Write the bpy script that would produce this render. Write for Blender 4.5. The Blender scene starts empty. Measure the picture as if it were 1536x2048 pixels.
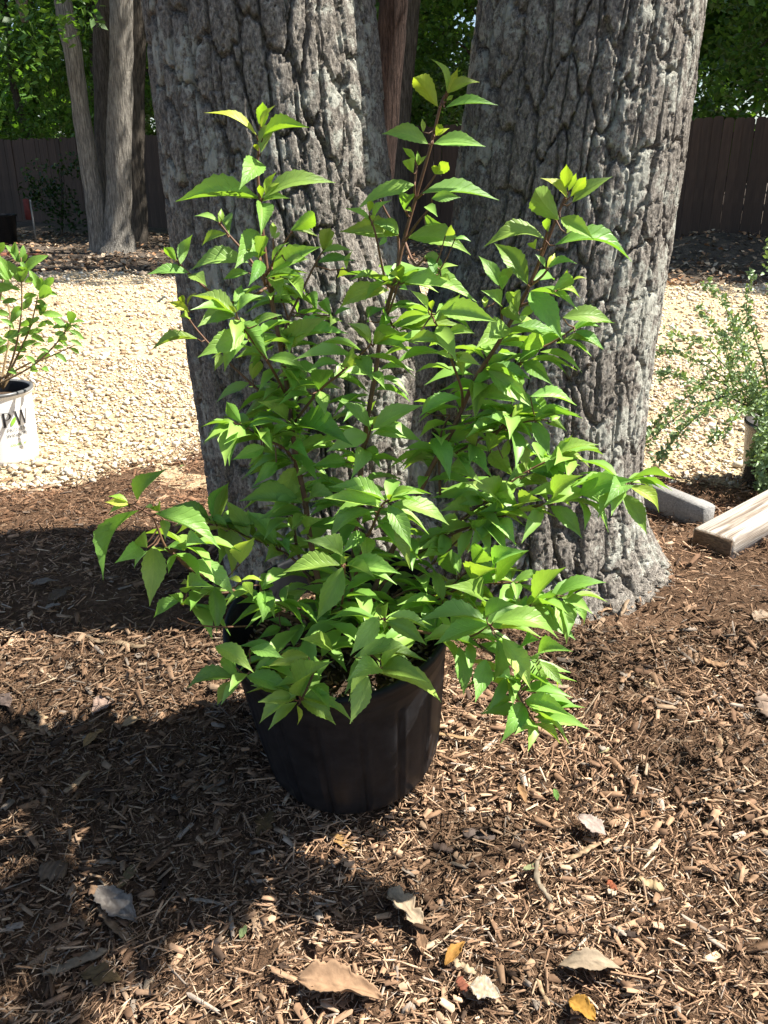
import bpy, math, random
import numpy as np
from mathutils import Vector, Matrix

# ------------------------------------------------------------------ camera, sky, sun
SC = bpy.context.scene
COL = SC.collection
FPX, PITCH, CAMH = 1676.0, math.radians(22.0), 1.05
cam_d = bpy.data.cameras.new('camera')
cam_d.sensor_fit = 'VERTICAL'; cam_d.sensor_height = 24.0; cam_d.lens = 24.0*FPX/2048.0
cam_d.clip_start = 0.05; cam_d.clip_end = 600.0
cam = bpy.data.objects.new('camera', cam_d); COL.objects.link(cam)
cam.location = (0, 0, CAMH); cam.rotation_euler = (math.radians(90)-PITCH, 0, 0)
SC.camera = cam

SUN_EL, SUN_BACK = math.radians(55.0), math.radians(2.5)
SUN = Vector((math.cos(SUN_EL)*math.cos(SUN_BACK), math.cos(SUN_EL)*math.sin(SUN_BACK), math.sin(SUN_EL)))
world = bpy.data.worlds.new('World'); SC.world = world; world.use_nodes = True
wn = world.node_tree.nodes; wl = world.node_tree.links
sky = wn.new('ShaderNodeTexSky'); sky.sky_type = 'NISHITA'; sky.sun_disc = False
sky.sun_elevation = SUN_EL; sky.sun_rotation = math.atan2(SUN.x, SUN.y)
wl.new(sky.outputs[0], wn['Background'].inputs[0]); wn['Background'].inputs[1].default_value = 0.065
sun_d = bpy.data.lights.new('sun', 'SUN'); sun_d.energy = 5.0; sun_d.angle = math.radians(0.53); sun_d.color = (1.0, 0.95, 0.86)
sun = bpy.data.objects.new('sun', sun_d); COL.objects.link(sun)
sun.rotation_euler = SUN.to_track_quat('Z', 'Y').to_euler()
VS = SC.view_settings
VS.view_transform = 'Standard'; VS.look = 'None'; VS.exposure = 1.5; VS.gamma = 1.0; VS.use_curve_mapping = False

# ------------------------------------------------------------------ helpers
rnd = random.Random(7)
R = np.random.default_rng(11)
cp_, sp_ = math.cos(PITCH), math.sin(PITCH)

def ray(px, py):
    u = (px-768.0)/FPX; v = (1024.0-py)/FPX
    return Vector((u, cp_+v*sp_, -sp_+v*cp_))
def PX(px, py, y):                       # pixel direction met at forward distance y
    d = ray(px, py); t = y/d.y
    return Vector((d.x*t, y, CAMH+d.z*t))
def gz_np(x, y):                         # gentle mound of mulch that rises to the oak
    s = np.clip((y-0.6)/1.4, 0, 1)
    a = -0.13+0.24*(s*s*(3-2*s))
    b = np.clip((y-2.05)/0.95, 0, 1)
    a = a-0.125*(b*b*(3-2*b))
    a = a-0.022*np.exp(-((x+.06)**2+(y-1.25)**2)/.05)      # settled where the pot stands
    return a+0.008*np.sin(x*5.1+1.3)*np.cos(y*4.3)+0.005*np.sin(x*13+y*9)*(y < 3.5)
def gz(x, y): return float(gz_np(np.array(float(x)), np.array(float(y))))
def PG(px, py, up=0.0):                  # pixel direction met at the ground
    d = ray(px, py); z = 0.0
    for _ in range(25):
        t = (z+up-CAMH)/d.z
        z = 0.5*z+0.5*gz(d.x*t, d.y*t)
    return Vector((d.x*t, d.y*t, CAMH+d.z*t))

def link(name, me, mat=None, parent=None, smooth=False):
    o = bpy.data.objects.new(name, me); COL.objects.link(o)
    if mat is not None and me is not None and len(me.materials) == 0: me.materials.append(mat)
    if parent is not None:
        o.parent = parent
        o.matrix_parent_inverse = Matrix.Translation(-parent['_w'] if False else -WLOC.get(parent.name, Vector((0, 0, 0))))
    if smooth and me is not None and len(me.polygons):
        me.polygons.foreach_set('use_smooth', np.ones(len(me.polygons), dtype=bool))
    return o
WLOC = {}
def tag(o, label, cat, group=None):
    o['label'] = label; o['category'] = cat
    if group: o['group'] = group
    return o
def thing(name, loc, label, cat, group=None):
    o = bpy.data.objects.new(name, None); COL.objects.link(o); o.location = loc; o.empty_display_size = 0.1
    WLOC[o.name] = Vector(loc)
    return tag(o, label, cat, group)
def struct(name, me, mat, smooth=True):
    o = link(name, me, mat, None, smooth); o['kind'] = 'structure'; return o

def np_mesh(name, V, quads=None, tris=None, col=None, uv=None):
    me = bpy.data.meshes.new(name)
    nq = 0 if quads is None else len(quads); nt = 0 if tris is None else len(tris)
    me.vertices.add(len(V)); me.vertices.foreach_set('co', np.asarray(V, dtype=np.float32).ravel())
    me.loops.add(nq*4+nt*3); me.polygons.add(nq+nt)
    idx = []; st = []
    if nq: idx.append(np.asarray(quads).ravel()); st.append(np.arange(nq)*4)
    if nt: idx.append(np.asarray(tris).ravel()); st.append(nq*4+np.arange(nt)*3)
    idx = np.concatenate(idx).astype(np.int32)
    me.loops.foreach_set('vertex_index', idx)
    me.polygons.foreach_set('loop_start', np.concatenate(st).astype(np.int32))
    me.update(calc_edges=True)
    if col is not None:
        a = me.color_attributes.new('tint', 'FLOAT_COLOR', 'POINT')
        c = np.ones((len(V), 4), dtype=np.float32); c[:, :3] = col
        a.data.foreach_set('color', c.ravel())
    if uv is not None:
        l = me.uv_layers.new(name='uv')
        l.data.foreach_set('uv', np.asarray(uv, dtype=np.float32)[idx].ravel())
    return me

def scatter(name, TV, TQ, TT, pos, mats, cols):
    """one mesh: template (k,3) placed at pos (n,3) with 3x3 mats (n,3,3) and a colour for each piece"""
    n, k = len(pos), len(TV)
    V = np.einsum('nij,kj->nki', mats, TV)+pos[:, None, :]
    off = (np.arange(n)*k)[:, None, None]
    q = (TQ[None]+off).reshape(-1, 4) if TQ is not None else None
    t = (TT[None]+off).reshape(-1, 3) if TT is not None else None
    return np_mesh(name, V.reshape(-1, 3), q, t, np.repeat(cols, k, axis=0))

def rotz(a):
    c, s = np.cos(a), np.sin(a); z = np.zeros_like(a); o = np.ones_like(a)
    return np.stack([np.stack([c, -s, z], -1), np.stack([s, c, z], -1), np.stack([z, z, o], -1)], -2)
def rotx(a):
    c, s = np.cos(a), np.sin(a); z = np.zeros_like(a); o = np.ones_like(a)
    return np.stack([np.stack([o, z, z], -1), np.stack([z, c, -s], -1), np.stack([z, s, c], -1)], -2)
def roty(a):
    c, s = np.cos(a), np.sin(a); z = np.zeros_like(a); o = np.ones_like(a)
    return np.stack([np.stack([c, z, s], -1), np.stack([z, o, z], -1), np.stack([-s, z, c], -1)], -2)

def hash2(i, j, s):
    h = np.sin(i*127.1+j*311.7+s*74.7)*43758.5453
    return h-np.floor(h)
def vnoise(x, y, s=0.0):
    xi, yi = np.floor(x), np.floor(y); xf, yf = x-xi, y-yi
    u = xf*xf*(3-2*xf); v = yf*yf*(3-2*yf)
    a = hash2(xi, yi, s); b = hash2(xi+1, yi, s); c = hash2(xi, yi+1, s); d = hash2(xi+1, yi+1, s)
    return (a*(1-u)+b*u)*(1-v)+(c*(1-u)+d*u)*v
def fbm(x, y, s=0.0, o=4):
    r = 0; a = 0.5
    for k in range(o):
        r = r+a*vnoise(x*2**k, y*2**k, s+k*3.1); a *= 0.5
    return r
def voro(x, y, ncol, s, ju=0.7, jv=0.95, pw=3.2):
    """F1, F2 and the id noise of the nearest cell; x is periodic with ncol columns"""
    xi, yi = np.floor(x), np.floor(y)
    f1 = np.full(x.shape, 9.0); f2 = np.full(x.shape, 9.0); cid = np.zeros(x.shape); dyc = np.zeros(x.shape); dxc = np.zeros(x.shape)
    for a in (-1, 0, 1):
        for b in (-2, -1, 0, 1, 2):
            ci, cj = xi+a, yi+b
            cm = np.mod(ci, ncol)
            px = ci+0.5+ju*(hash2(cm, cj, s)-0.5); py = cj+0.5+jv*(hash2(cm, cj, s+5)-0.5)+0.5*np.mod(cm, 2)
            d = (np.abs(x-px)**pw+np.abs(y-py)**pw)**(1/pw)
            near = d < f1
            f2 = np.where(near, f1, np.minimum(f2, d)); 
            cid = np.where(near, hash2(cm, cj, s+9), cid); dyc = np.where(near, y-py, dyc); dxc = np.where(near, x-px, dxc)
            f1 = np.where(near, d, f1)
    return f1, f2, cid, dxc, dyc
def sstep(a, b, x):
    t = np.clip((x-a)/(b-a), 0, 1); return t*t*(3-2*t)

def smooth_path(P, n=6):
    P = [Vector(p) for p in P]
    if len(P) < 3:
        return [P[0].lerp(P[-1], i/(n*1.0)) for i in range(n+1)]
    out = []
    for i in range(len(P)-1):
        a = P[max(i-1, 0)]; b = P[i]; c = P[i+1]; d = P[min(i+2, len(P)-1)]
        for k in range(n):
            t = k/n
            out.append(0.5*((2*b)+(c-a)*t+(2*a-5*b+4*c-d)*t*t+(3*b-a-3*c+d)*t**3))
    out.append(P[-1]); return out
def tube_np(P, rad, n=8, cap=True):
    """a tapered tube along a list of points: vertices, quads, tris"""
    P = np.array([list(p) for p in P]); m = len(P)
    T = np.gradient(P, axis=0); T /= np.linalg.norm(T, axis=1)[:, None]+1e-9
    ref = np.array([0.0, 0, 1]) if abs(T[0][2]) < 0.8 else np.array([0.0, 1, 0])
    V = []
    N = np.cross(T[0], ref); N /= np.linalg.norm(N)
    th = np.linspace(0, 2*np.pi, n, endpoint=False)
    for i in range(m):
        N = N-T[i]*np.dot(N, T[i]); N /= np.linalg.norm(N)+1e-9
        B = np.cross(T[i], N)
        V.append(P[i]+rad[i]*(np.cos(th)[:, None]*N+np.sin(th)[:, None]*B))
    V = np.concatenate(V)
    i = np.arange(m-1)[:, None]*n; j = np.arange(n)[None]; j2 = (j+1) % n
    Q = np.stack([i+j, i+j2, i+n+j2, i+n+j], -1).reshape(-1, 4)
    Tt = None
    if cap:
        V = np.concatenate([V, P[:1], P[-1:]]); c0, c1 = m*n, m*n+1
        jj = np.arange(n); k2 = (jj+1) % n
        Tt = np.concatenate([np.stack([k2, jj, np.full(n, c0)], -1), np.stack([(m-1)*n+jj, (m-1)*n+k2, np.full(n, c1)], -1)])
    return V, Q, Tt
def join(parts):
    V, Q, T, o = [], [], [], 0
    for v, q, t in parts:
        V.append(v)
        if q is not None: Q.append(q+o)
        if t is not None: T.append(t+o)
        o += len(v)
    return np.concatenate(V), (np.concatenate(Q) if Q else None), (np.concatenate(T) if T else None)
def lathe_np(prof, n=64):
    th = np.linspace(0, 2*np.pi, n, endpoint=False)
    V = np.concatenate([np.stack([r*np.cos(th), r*np.sin(th), np.full(n, z)], -1) for r, z in prof])
    m = len(prof); i = np.arange(m-1)[:, None]*n; j = np.arange(n)[None]; j2 = (j+1) % n
    return V, np.stack([i+j, i+j2, i+n+j2, i+n+j], -1).reshape(-1, 4), None
def box_np(sx, sy, sz, bev=0.004):
    """bevelled block, base at z = 0"""
    xs = np.array([-sx/2, -sx/2+bev, sx/2-bev, sx/2]); V = []; 
    def ring(z, ins):
        a, b = sx/2-ins, sy/2-ins
        return [(-a+bev, -b, z), (a-bev, -b, z), (a, -b+bev, z), (a, b-bev, z), (a-bev, b, z), (-a+bev, b, z), (-a, b-bev, z), (-a, -b+bev, z)]
    V = ring(0, bev)+ring(bev, 0)+ring(sz-bev, 0)+ring(sz, bev)
    Q = []
    for k in range(3):
        for j in range(8): Q.append((k*8+j, k*8+(j+1) % 8, k*8+8+(j+1) % 8, k*8+8+j))
    V += [(0, 0, 0), (0, 0, sz)]
    T = [((j+1) % 8, j, 32) for j in range(8)]+[(24+j, 24+(j+1) % 8, 33) for j in range(8)]
    return np.array(V, float), np.array(Q), np.array(T)

# ------------------------------------------------------------------ materials
def mat(name):
    m = bpy.data.materials.new(name); m.use_nodes = True
    nt = m.node_tree; b = nt.nodes['Principled BSDF']
    return m, nt, nt.nodes, nt.links, b
def noise(nd, ln, vec, scale, detail=4, rough=0.6):
    n = nd.new('ShaderNodeTexNoise'); n.inputs['Scale'].default_value = scale
    n.inputs['Detail'].default_value = detail; n.inputs['Roughness'].default_value = rough
    if vec is not None: ln.new(vec, n.inputs['Vector'])
    return n
def ramp(nd, ln, fac, stops):
    r = nd.new('ShaderNodeValToRGB'); ln.new(fac, r.inputs[0])
    e = r.color_ramp.elements
    while len(e) > 1: e.remove(e[-1])
    e[0].position = stops[0][0]; e[0].color = (*stops[0][1], 1)
    for p, c in stops[1:]:
        k = e.new(p); k.color = (*c, 1)
    return r
def mixc(nd, ln, fac, a, b, mode='MIX'):
    m = nd.new('ShaderNodeMix'); m.data_type = 'RGBA'; m.blend_type = mode
    for s, v in ((m.inputs['Factor'], fac), (m.inputs['A'], a), (m.inputs['B'], b)):
        if hasattr(v, 'links'): ln.new(v, s)
        elif isinstance(v, (int, float)): s.default_value = v
        else: s.default_value = (*v, 1)
    return m.outputs['Result']
def bump(nd, ln, b, h, strength, dist):
    n = nd.new('ShaderNodeBump'); n.inputs['Strength'].default_value = strength; n.inputs['Distance'].default_value = dist
    ln.new(h, n.inputs['Height']); ln.new(n.outputs[0], b.inputs['Normal']); return n
def coords(nd, kind='Object'): return nd.new('ShaderNodeTexCoord').outputs[kind]
def mapping(nd, ln, v, sc):
    m = nd.new('ShaderNodeMapping'); m.inputs['Scale'].default_value = sc; ln.new(v, m.inputs[0]); return m.outputs[0]
def attr(nd, name='tint'):
    a = nd.new('ShaderNodeAttribute'); a.attribute_name = name; return a.outputs['Color']

def plain(name, c, rough=0.6, nscale=20, amt=0.25, bmp=0.0, spec=0.3, sc=(1, 1, 1)):
    m, nt, nd, ln, b = mat(name)
    v = mapping(nd, ln, coords(nd), sc)
    n = noise(nd, ln, v, nscale)
    r = ramp(nd, ln, n.outputs[0], [(0.3, tuple(x*(1-amt) for x in c)), (0.7, tuple(min(1, x*(1+amt)) for x in c))])
    ln.new(r.outputs[0], b.inputs['Base Color']); b.inputs['Roughness'].default_value = rough
    b.inputs['Specular IOR Level'].default_value = spec
    if bmp: bump(nd, ln, b, n.outputs[0], bmp, 0.01)
    return m
def tinted(name, rough=0.8, nscale=150, sc=(1, 1, 1), amt=0.35, spec=0.15, bmp=0.3, bd=0.002):
    m, nt, nd, ln, b = mat(name)
    v = mapping(nd, ln, coords(nd), sc)
    n = noise(nd, ln, v, nscale)
    r = ramp(nd, ln, n.outputs[0], [(0.3, (1-amt,)*3), (0.7, (1+amt*0.6,)*3)])
    c = mixc(nd, ln, 1.0, attr(nd), r.outputs[0], 'MULTIPLY')
    ln.new(c, b.inputs['Base Color']); b.inputs['Roughness'].default_value = rough
    b.inputs['Specular IOR Level'].default_value = spec
    if bmp: bump(nd, ln, b, n.outputs[0], bmp, bd)
    return m
def foliage(name, src, trans=0.4, rough=0.45, veins=False, tcol=(1.25, 1.25, 0.45)):
    m, nt, nd, ln, b = mat(name)
    if src == 'object':
        oi = nd.new('ShaderNodeObjectInfo'); c = oi.outputs['Color']
    else: c = attr(nd)
    if veins:
        uv = nd.new('ShaderNodeUVMap').outputs[0]
        sx = nd.new('ShaderNodeSeparateXYZ'); ln.new(uv, sx.inputs[0])
        def M(op, a, bb=None, cc=None):
            k = nd.new('ShaderNodeMath'); k.operation = op
            for i, z in enumerate((a, bb, cc)):
                if z is None: continue
                if hasattr(z, 'links'): ln.new(z, k.inputs[i])
                else: k.inputs[i].default_value = z
            return k.outputs[0]
        ax = M('ABSOLUTE', sx.outputs[0])
        s = M('SUBTRACT', M('MULTIPLY', sx.outputs[1], 8.5), M('MULTIPLY', M('POWER', ax, 0.75), 2.1))
        fr = M('ABSOLUTE', M('SUBTRACT', M('FRACT', s), 0.5))
        vein = M('SMOOTH_MIN', M('MULTIPLY', fr, 9.0), 1.0, 0.5)
        mid = M('MINIMUM', M('MULTIPLY', ax, 9.0), 1.0)
        h = M('MULTIPLY', vein, mid)
        n2 = noise(nd, ln, mapping(nd, ln, uv, (6, 20, 1)), 3.0, 3)
        h2 = M('ADD', h, M('MULTIPLY', n2.outputs[0], 0.5))
        bump(nd, ln, b, h2, 0.4, 0.0018)
        vr = ramp(nd, ln, h, [(0.0, (1.2, 1.12, 1.2)), (0.5, (1.0, 1.0, 1.0))])
        c = mixc(nd, ln, 1.0, c, vr.outputs[0], 'MULTIPLY')
        n3 = noise(nd, ln, coords(nd), 3.0, 3)
        vr2 = ramp(nd, ln, n3.outputs[0], [(0.3, (0.85, 0.86, 0.85)), (0.7, (1.12, 1.1, 1.1))])
        c = mixc(nd, ln, 1.0, c, vr2.outputs[0], 'MULTIPLY')
    ln.new(c, b.inputs['Base Color']); b.inputs['Roughness'].default_value = rough
    b.inputs['Specular IOR Level'].default_value = 0.5
    t = nd.new('ShaderNodeBsdfTranslucent')
    tc = mixc(nd, ln, 1.0, c, tcol, 'MULTIPLY'); ln.new(tc, t.inputs[0])
    ms = nd.new('ShaderNodeMixShader'); ms.inputs[0].default_value = trans
    ln.new(b.outputs[0], ms.inputs[1]); ln.new(t.outputs[0], ms.inputs[2])
    ln.new(ms.outputs[0], nd['Material Output'].inputs[0])
    return m
def bark_mat(name, dark, mid, pale, lichen, lich_amt, vs=1.0, bd=0.006, zs=0.6):
    m, nt, nd, ln, b = mat(name)
    v = coords(nd)
    st = noise(nd, ln, mapping(nd, ln, v, (1, 1, 0.3)), 80*vs, 6, 0.75)
    bl = noise(nd, ln, v, 9*vs, 5, 0.65)
    base = ramp(nd, ln, st.outputs[0], [(0.3, dark), (0.5, mid), (0.72, pale)])
    c = mixc(nd, ln, bl.outputs[0], base.outputs[0], mid)
    spk = noise(nd, ln, mapping(nd, ln, v, (1, 1, zs)), 170*vs, 4, 0.8)
    sr = ramp(nd, ln, spk.outputs[0], [(.38, (.38, .38, .38)), (.5, (.95, .95, .95)), (.62, (1.7, 1.7, 1.66))])
    c = mixc(nd, ln, 0.85, c, sr.outputs[0], 'MULTIPLY')
    l1 = noise(nd, ln, v, 26*vs, 8, 0.75); l2 = noise(nd, ln, v, 5*vs, 3, 0.5)
    mm = nd.new('ShaderNodeMath'); mm.operation = 'MULTIPLY_ADD'; ln.new(l2.outputs[0], mm.inputs[0]); mm.inputs[1].default_value = 0.7; 
    ln.new(l1.outputs[0], mm.inputs[2])
    lr = ramp(nd, ln, mm.outputs[0], [(lich_amt, (0, 0, 0)), (lich_amt+0.06, (0.8, 0.8, 0.8))])
    sep = nd.new('ShaderNodeSeparateColor'); ln.new(lr.outputs[0], sep.inputs[0])
    lc = noise(nd, ln, v, 60*vs, 5)
    lcol = ramp(nd, ln, lc.outputs[0], [(0.35, tuple(x*0.72 for x in lichen)), (0.65, lichen)])
    c = mixc(nd, ln, sep.outputs[0], c, lcol.outputs[0])
    ln.new(c, b.inputs['Base Color']); b.inputs['Roughness'].default_value = 0.95; b.inputs['Specular IOR Level'].default_value = 0.1
    hh = nd.new('ShaderNodeMath'); hh.operation = 'ADD'; ln.new(st.outputs[0], hh.inputs[0]); ln.new(spk.outputs[0], hh.inputs[1])
    bump(nd, ln, b, hh.outputs[0], 1.0, bd*1.5)
    return m

M_OAK = bark_mat('oak_bark', (0.11, 0.096, 0.082), (0.255, 0.228, 0.197), (0.50, 0.46, 0.405), (0.60, 0.60, 0.515), 0.875)
M_GREYBARK = bark_mat('grey_bark', (0.17, 0.155, 0.14), (0.31, 0.285, 0.25), (0.50, 0.465, 0.41), (0.4, 0.42, 0.36), 1.0, 0.35, 0.05, .07)
M_PINE = bark_mat('pine_bark', (0.022, 0.015, 0.013), (0.05, 0.034, 0.029), (0.11, 0.075, 0.062), (0.3, 0.24, 0.2), 1.1, 0.3, 0.03, .07)
M_DARKBARK = bark_mat('dark_bark', (0.05, 0.042, 0.036), (0.10, 0.085, 0.07), (0.18, 0.15, 0.125), (0.2, 0.2, 0.16), 1.1, 0.3, 0.03, .07)
M_LEAF = foliage('shrub_leaf', 'object', 0.36, 0.42, True)
M_LEAFT = foliage('shrub_leaf_tinted', 'tint', 0.36, 0.45)
M_WOODS = foliage('tree_leaf', 'tint', 0.42, 0.4)
M_BROOM = foliage('small_leaf', 'tint', 0.3, 0.4)
M_STEM = plain('reddish_stem', (0.145, 0.075, 0.045), 0.6, 60, 0.3)
M_GREENSTEM = plain('green_stem', (0.16, 0.21, 0.07), 0.6, 60, 0.3)
M_MULCH = tinted('mulch_chip', 0.9, 60, (1, 1, 1), 0.35, 0.08, 0.5, 0.002)
M_STONE = tinted('gravel_stone', 0.85, 60, (1, 1, 1), 0.18, 0.15, 0.3, 0.002)
M_LITTER = tinted('litter_leaf', 0.9, 8, (1, 1, 1), 0.3, 0.1, 0.0)
M_DEAD = tinted('dead_leaf', 0.8, 70, (1, 1, 1), 0.22, 0.15, 0.5, 0.002)

# ground materials
def soil_mat(name, stops, scales, bd):
    m, nt, nd, ln, b = mat(name)
    v = coords(nd)
    n1 = noise(nd, ln, v, scales[0], 8, 0.75); n2 = noise(nd, ln, v, scales[1], 5, 0.6)
    mm = nd.new('ShaderNodeMath'); mm.operation = 'MULTIPLY_ADD'; ln.new(n2.outputs[0], mm.inputs[0]); mm.inputs[1].default_value = 0.5; ln.new(n1.outputs[0], mm.inputs[2])
    ms = nd.new('ShaderNodeMath'); ms.operation = 'SUBTRACT'; ln.new(mm.outputs[0], ms.inputs[0]); ms.inputs[1].default_value = 0.25
    r = ramp(nd, ln, ms.outputs[0], stops)
    ln.new(r.outputs[0], b.inputs['Base Color']); b.inputs['Roughness'].default_value = 0.95; b.inputs['Specular IOR Level'].default_value = 0.08
    bump(nd, ln, b, n1.outputs[0], 1.0, bd)
    return m
M_SOIL = soil_mat('mulch_soil', [(0.3, (0.06, 0.038, 0.024)), (0.55, (0.15, 0.09, 0.055)), (0.75, (0.28, 0.175, 0.11))], (70, 9), 0.02)
M_DIRT = soil_mat('woodland_dirt', [(0.3, (0.05, 0.04, 0.032)), (0.55, (0.12, 0.095, 0.075)), (0.75, (0.24, 0.19, 0.14))], (14, 2), 0.04)
M_GRAVEL = soil_mat('gravel_bed', [(0.3, (0.36, 0.25, 0.14)), (0.5, (0.56, 0.43, 0.26)), (0.72, (0.70, 0.57, 0.38))], (45, 1.2), 0.02)

# ------------------------------------------------------------------ ground, gravel, mulch
def sheet(name, x0, x1, y0, y1, st, hf, keep=None):
    nx, ny = int((x1-x0)/st)+1, int((y1-y0)/st)+1
    X, Y = np.meshgrid(np.linspace(x0, x1, nx), np.linspace(y0, y1, ny))
    Z = hf(X, Y)
    i, j = np.meshgrid(np.arange(nx-1), np.arange(ny-1))
    a = (j*nx+i).ravel(); Q = np.stack([a, a+1, a+nx+1, a+nx], -1)
    if keep is not None:
        cx = (X[:-1, :-1]+st/2).ravel(); cy = (Y[:-1, :-1]+st/2).ravel(); Q = Q[keep(cx, cy)]
    return np_mesh(name, np.stack([X, Y, Z], -1).reshape(-1, 3), Q)
struct('ground', sheet('ground', -150, 150, -60, 240, 5.0, lambda x, y: np.full_like(x, -0.16)+0*x), M_DIRT)
def g_edge(x): return 9.6+0.25*np.sin(x*1.3)+0.15*np.sin(x*3.7+1)-0.11*x
def bed_far(x): return np.interp(x, [-2.6, -1.37, -1.13, -.8, .3, .8, 1.2, 2.6], [2.5, 2.84, 3.08, 3.36, 3.4, 3.05, 2.98, 2.9])+0.035*np.sin(x*7.3)+0.02*np.sin(x*17)
struct('woodland_floor', sheet('woodland_floor', -16, 16, 8.0, 32, 0.14, lambda x, y: -0.055+0.10*fbm(x*1.1, y*1.1, 3)-0.05-0.12*sstep(9.6, 8.3, y)
       +0.34*np.exp(-((x-4.8)/1.0)**2-((y-12.6)/0.7)**2)), M_DIRT)
struct('gravel_yard', sheet('gravel_yard', -8, 8, 2.3, 11, 0.06, lambda x, y: -0.035+0.02*fbm(x*6, y*6, 4)-0.3*sstep(g_edge(x)-0.1, g_edge(x)+0.5, y)-0.1*sstep(2.9, 2.4, y)), M_GRAVEL)
def mulch_h(x, y):
    e = sstep(bed_far(x)+0.10, bed_far(x)-0.12, y)
    return gz_np(x, y)-0.006+0.030*(fbm(x*13, y*13, 7)-.5)+0.030*(fbm(x*4.5, y*4.5, 17)-.5)-0.09*(1-e)
struct('mulch_bed', sheet('mulch_bed', -2.9, 2.9, -0.8, 3.7, 0.017, mulch_h), M_SOIL)

# shredded mulch: tens of thousands of splinters nobody could count
TV = np.array([(0, -.5, 0), (-.35, -.2, 0), (.35, -.24, 0.0), (0, -.2, .5), (-.38, .22, 0.04), (.32, .2, 0), (0.05, .2, .5), (0, .5, 0.0)], float)
TQ = np.array([(1, 2, 5, 4), (2, 3, 6, 5), (3, 1, 4, 6)]); TT = np.array([(0, 2, 1), (0, 3, 2), (0, 1, 3), (4, 5, 7), (5, 6, 7), (6, 4, 7)])
# a torn flat splinter with ragged ends, and a bent fibre
out_ = [(-.42, -.43), (-.05, -.5), (.12, -.37), (.45, -.40), (.36, .30), (.16, .5), (-.02, .36), (-.34, .42)]
SV = np.array([(x_, y_, .55+.35*math.sin(3*x_+4*y_)) for x_, y_ in out_]+[(x_*1.08, y_, -.45+.25*math.sin(5*y_)) for x_, y_ in out_], float)
SQ = np.array([(k, k+8, (k+1) % 8+8, (k+1) % 8) for k in (0, 2, 3, 4, 5, 7)]+[(0, 1, 2, 3), (0, 3, 4, 7), (4, 5, 6, 7)])
FV = np.array([(-.5, -.5, -.6), (.5, -.48, -.5), (-.4, -.1, .5), (.6, -.12, .55), (1.2, .25, .4), (2.2, .22, .45), (2.6, .5, -.4), (3.4, .46, -.5)], float); FV[:, 0] -= .9
FV = np.concatenate([FV[:2], FV[3:5], FV[6:]]); FQ = np.array([(0, 1, 2, 3), (3, 2, 5, 4)])
PAL = np.array([(0.52, 0.36, 0.23), (0.40, 0.255, 0.155), (0.30, 0.185, 0.11), (0.19, 0.115, 0.07), (0.075, 0.05, 0.035), (0.36, 0.295, 0.23), (0.60, 0.46, 0.31)])
def lumps(x, y): return 0.030*(fbm(x*13, y*13, 7)-.5)+0.030*(fbm(x*4.5, y*4.5, 17)-.5)
def mulch_part(n, y0, y1, hw, kind):
    y = R.uniform(y0, y1, n); x = R.uniform(-1, 1, n)*hw
    k = y < bed_far(x)+R.normal(0, 0.05, n)
    x, y = x[k], y[k]; n = len(x)
    if kind == 'strand': L = np.clip(R.lognormal(-3.75, 0.5, n), 0.008, 0.09); W = R.uniform(0.0014, 0.0045, n); H = R.uniform(0.0008, 0.0022, n); tilt = 0.35; pr = [.17, .25, .26, .16, .06, .07, .03]
    elif kind == 'chip': L = np.clip(R.lognormal(-3.5, 0.35, n), 0.014, 0.07); W = R.uniform(0.006, 0.015, n); H = R.uniform(0.0012, 0.004, n); tilt = 0.3; pr = [.12, .24, .27, .17, .10, .09, .01]
    else: L = np.clip(R.lognormal(-3.9, 0.5, n), 0.006, 0.07); W = R.uniform(0.0006, 0.0015, n)*R.choice([-1, 1], n); H = R.uniform(0.001, 0.004, n); tilt = 0.45; pr = [.24, .28, .22, .1, .04, .08, .04]
    sc = np.zeros((n, 3, 3)); sc[:, 0, 0] = W; sc[:, 1, 1] = L; sc[:, 2, 2] = H
    patch = fbm(x*2.2, y*2.2, 21)*6.0
    yaw = R.uniform(0, np.pi*2, n)*0.6+patch*0.5
    Mx = rotz(yaw) @ rotx(R.normal(0, tilt, n)) @ roty(R.normal(0, 0.5, n)) @ sc
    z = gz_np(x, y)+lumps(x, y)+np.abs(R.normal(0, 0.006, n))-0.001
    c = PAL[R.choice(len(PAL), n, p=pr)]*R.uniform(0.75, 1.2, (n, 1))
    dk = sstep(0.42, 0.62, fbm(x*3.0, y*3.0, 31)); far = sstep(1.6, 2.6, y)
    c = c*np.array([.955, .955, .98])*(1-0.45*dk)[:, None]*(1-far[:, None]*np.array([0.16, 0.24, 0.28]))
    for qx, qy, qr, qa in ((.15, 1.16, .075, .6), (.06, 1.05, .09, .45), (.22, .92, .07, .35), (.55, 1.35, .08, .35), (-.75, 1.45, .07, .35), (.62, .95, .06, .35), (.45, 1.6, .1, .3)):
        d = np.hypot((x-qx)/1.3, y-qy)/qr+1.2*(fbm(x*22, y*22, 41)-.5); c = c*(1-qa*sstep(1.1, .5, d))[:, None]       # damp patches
    return np.stack([x, y, z], -1), Mx, c
def cloud(TVx, TQx, specs):
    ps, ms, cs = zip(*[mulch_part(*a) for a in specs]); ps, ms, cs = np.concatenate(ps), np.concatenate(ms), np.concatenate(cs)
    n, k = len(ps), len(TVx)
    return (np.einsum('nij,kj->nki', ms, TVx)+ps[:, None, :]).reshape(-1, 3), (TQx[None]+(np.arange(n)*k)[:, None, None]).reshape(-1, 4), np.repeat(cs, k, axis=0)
V1, Q1, C1 = cloud(SV, SQ, [(20500, .35, 1.7, 1.5, 'strand'), (4500, .35, 1.7, 1.5, 'chip'), (11500, 1.7, 3.5, 2.0, 'strand'), (2500, 1.7, 3.5, 2.0, 'chip')])
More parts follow.
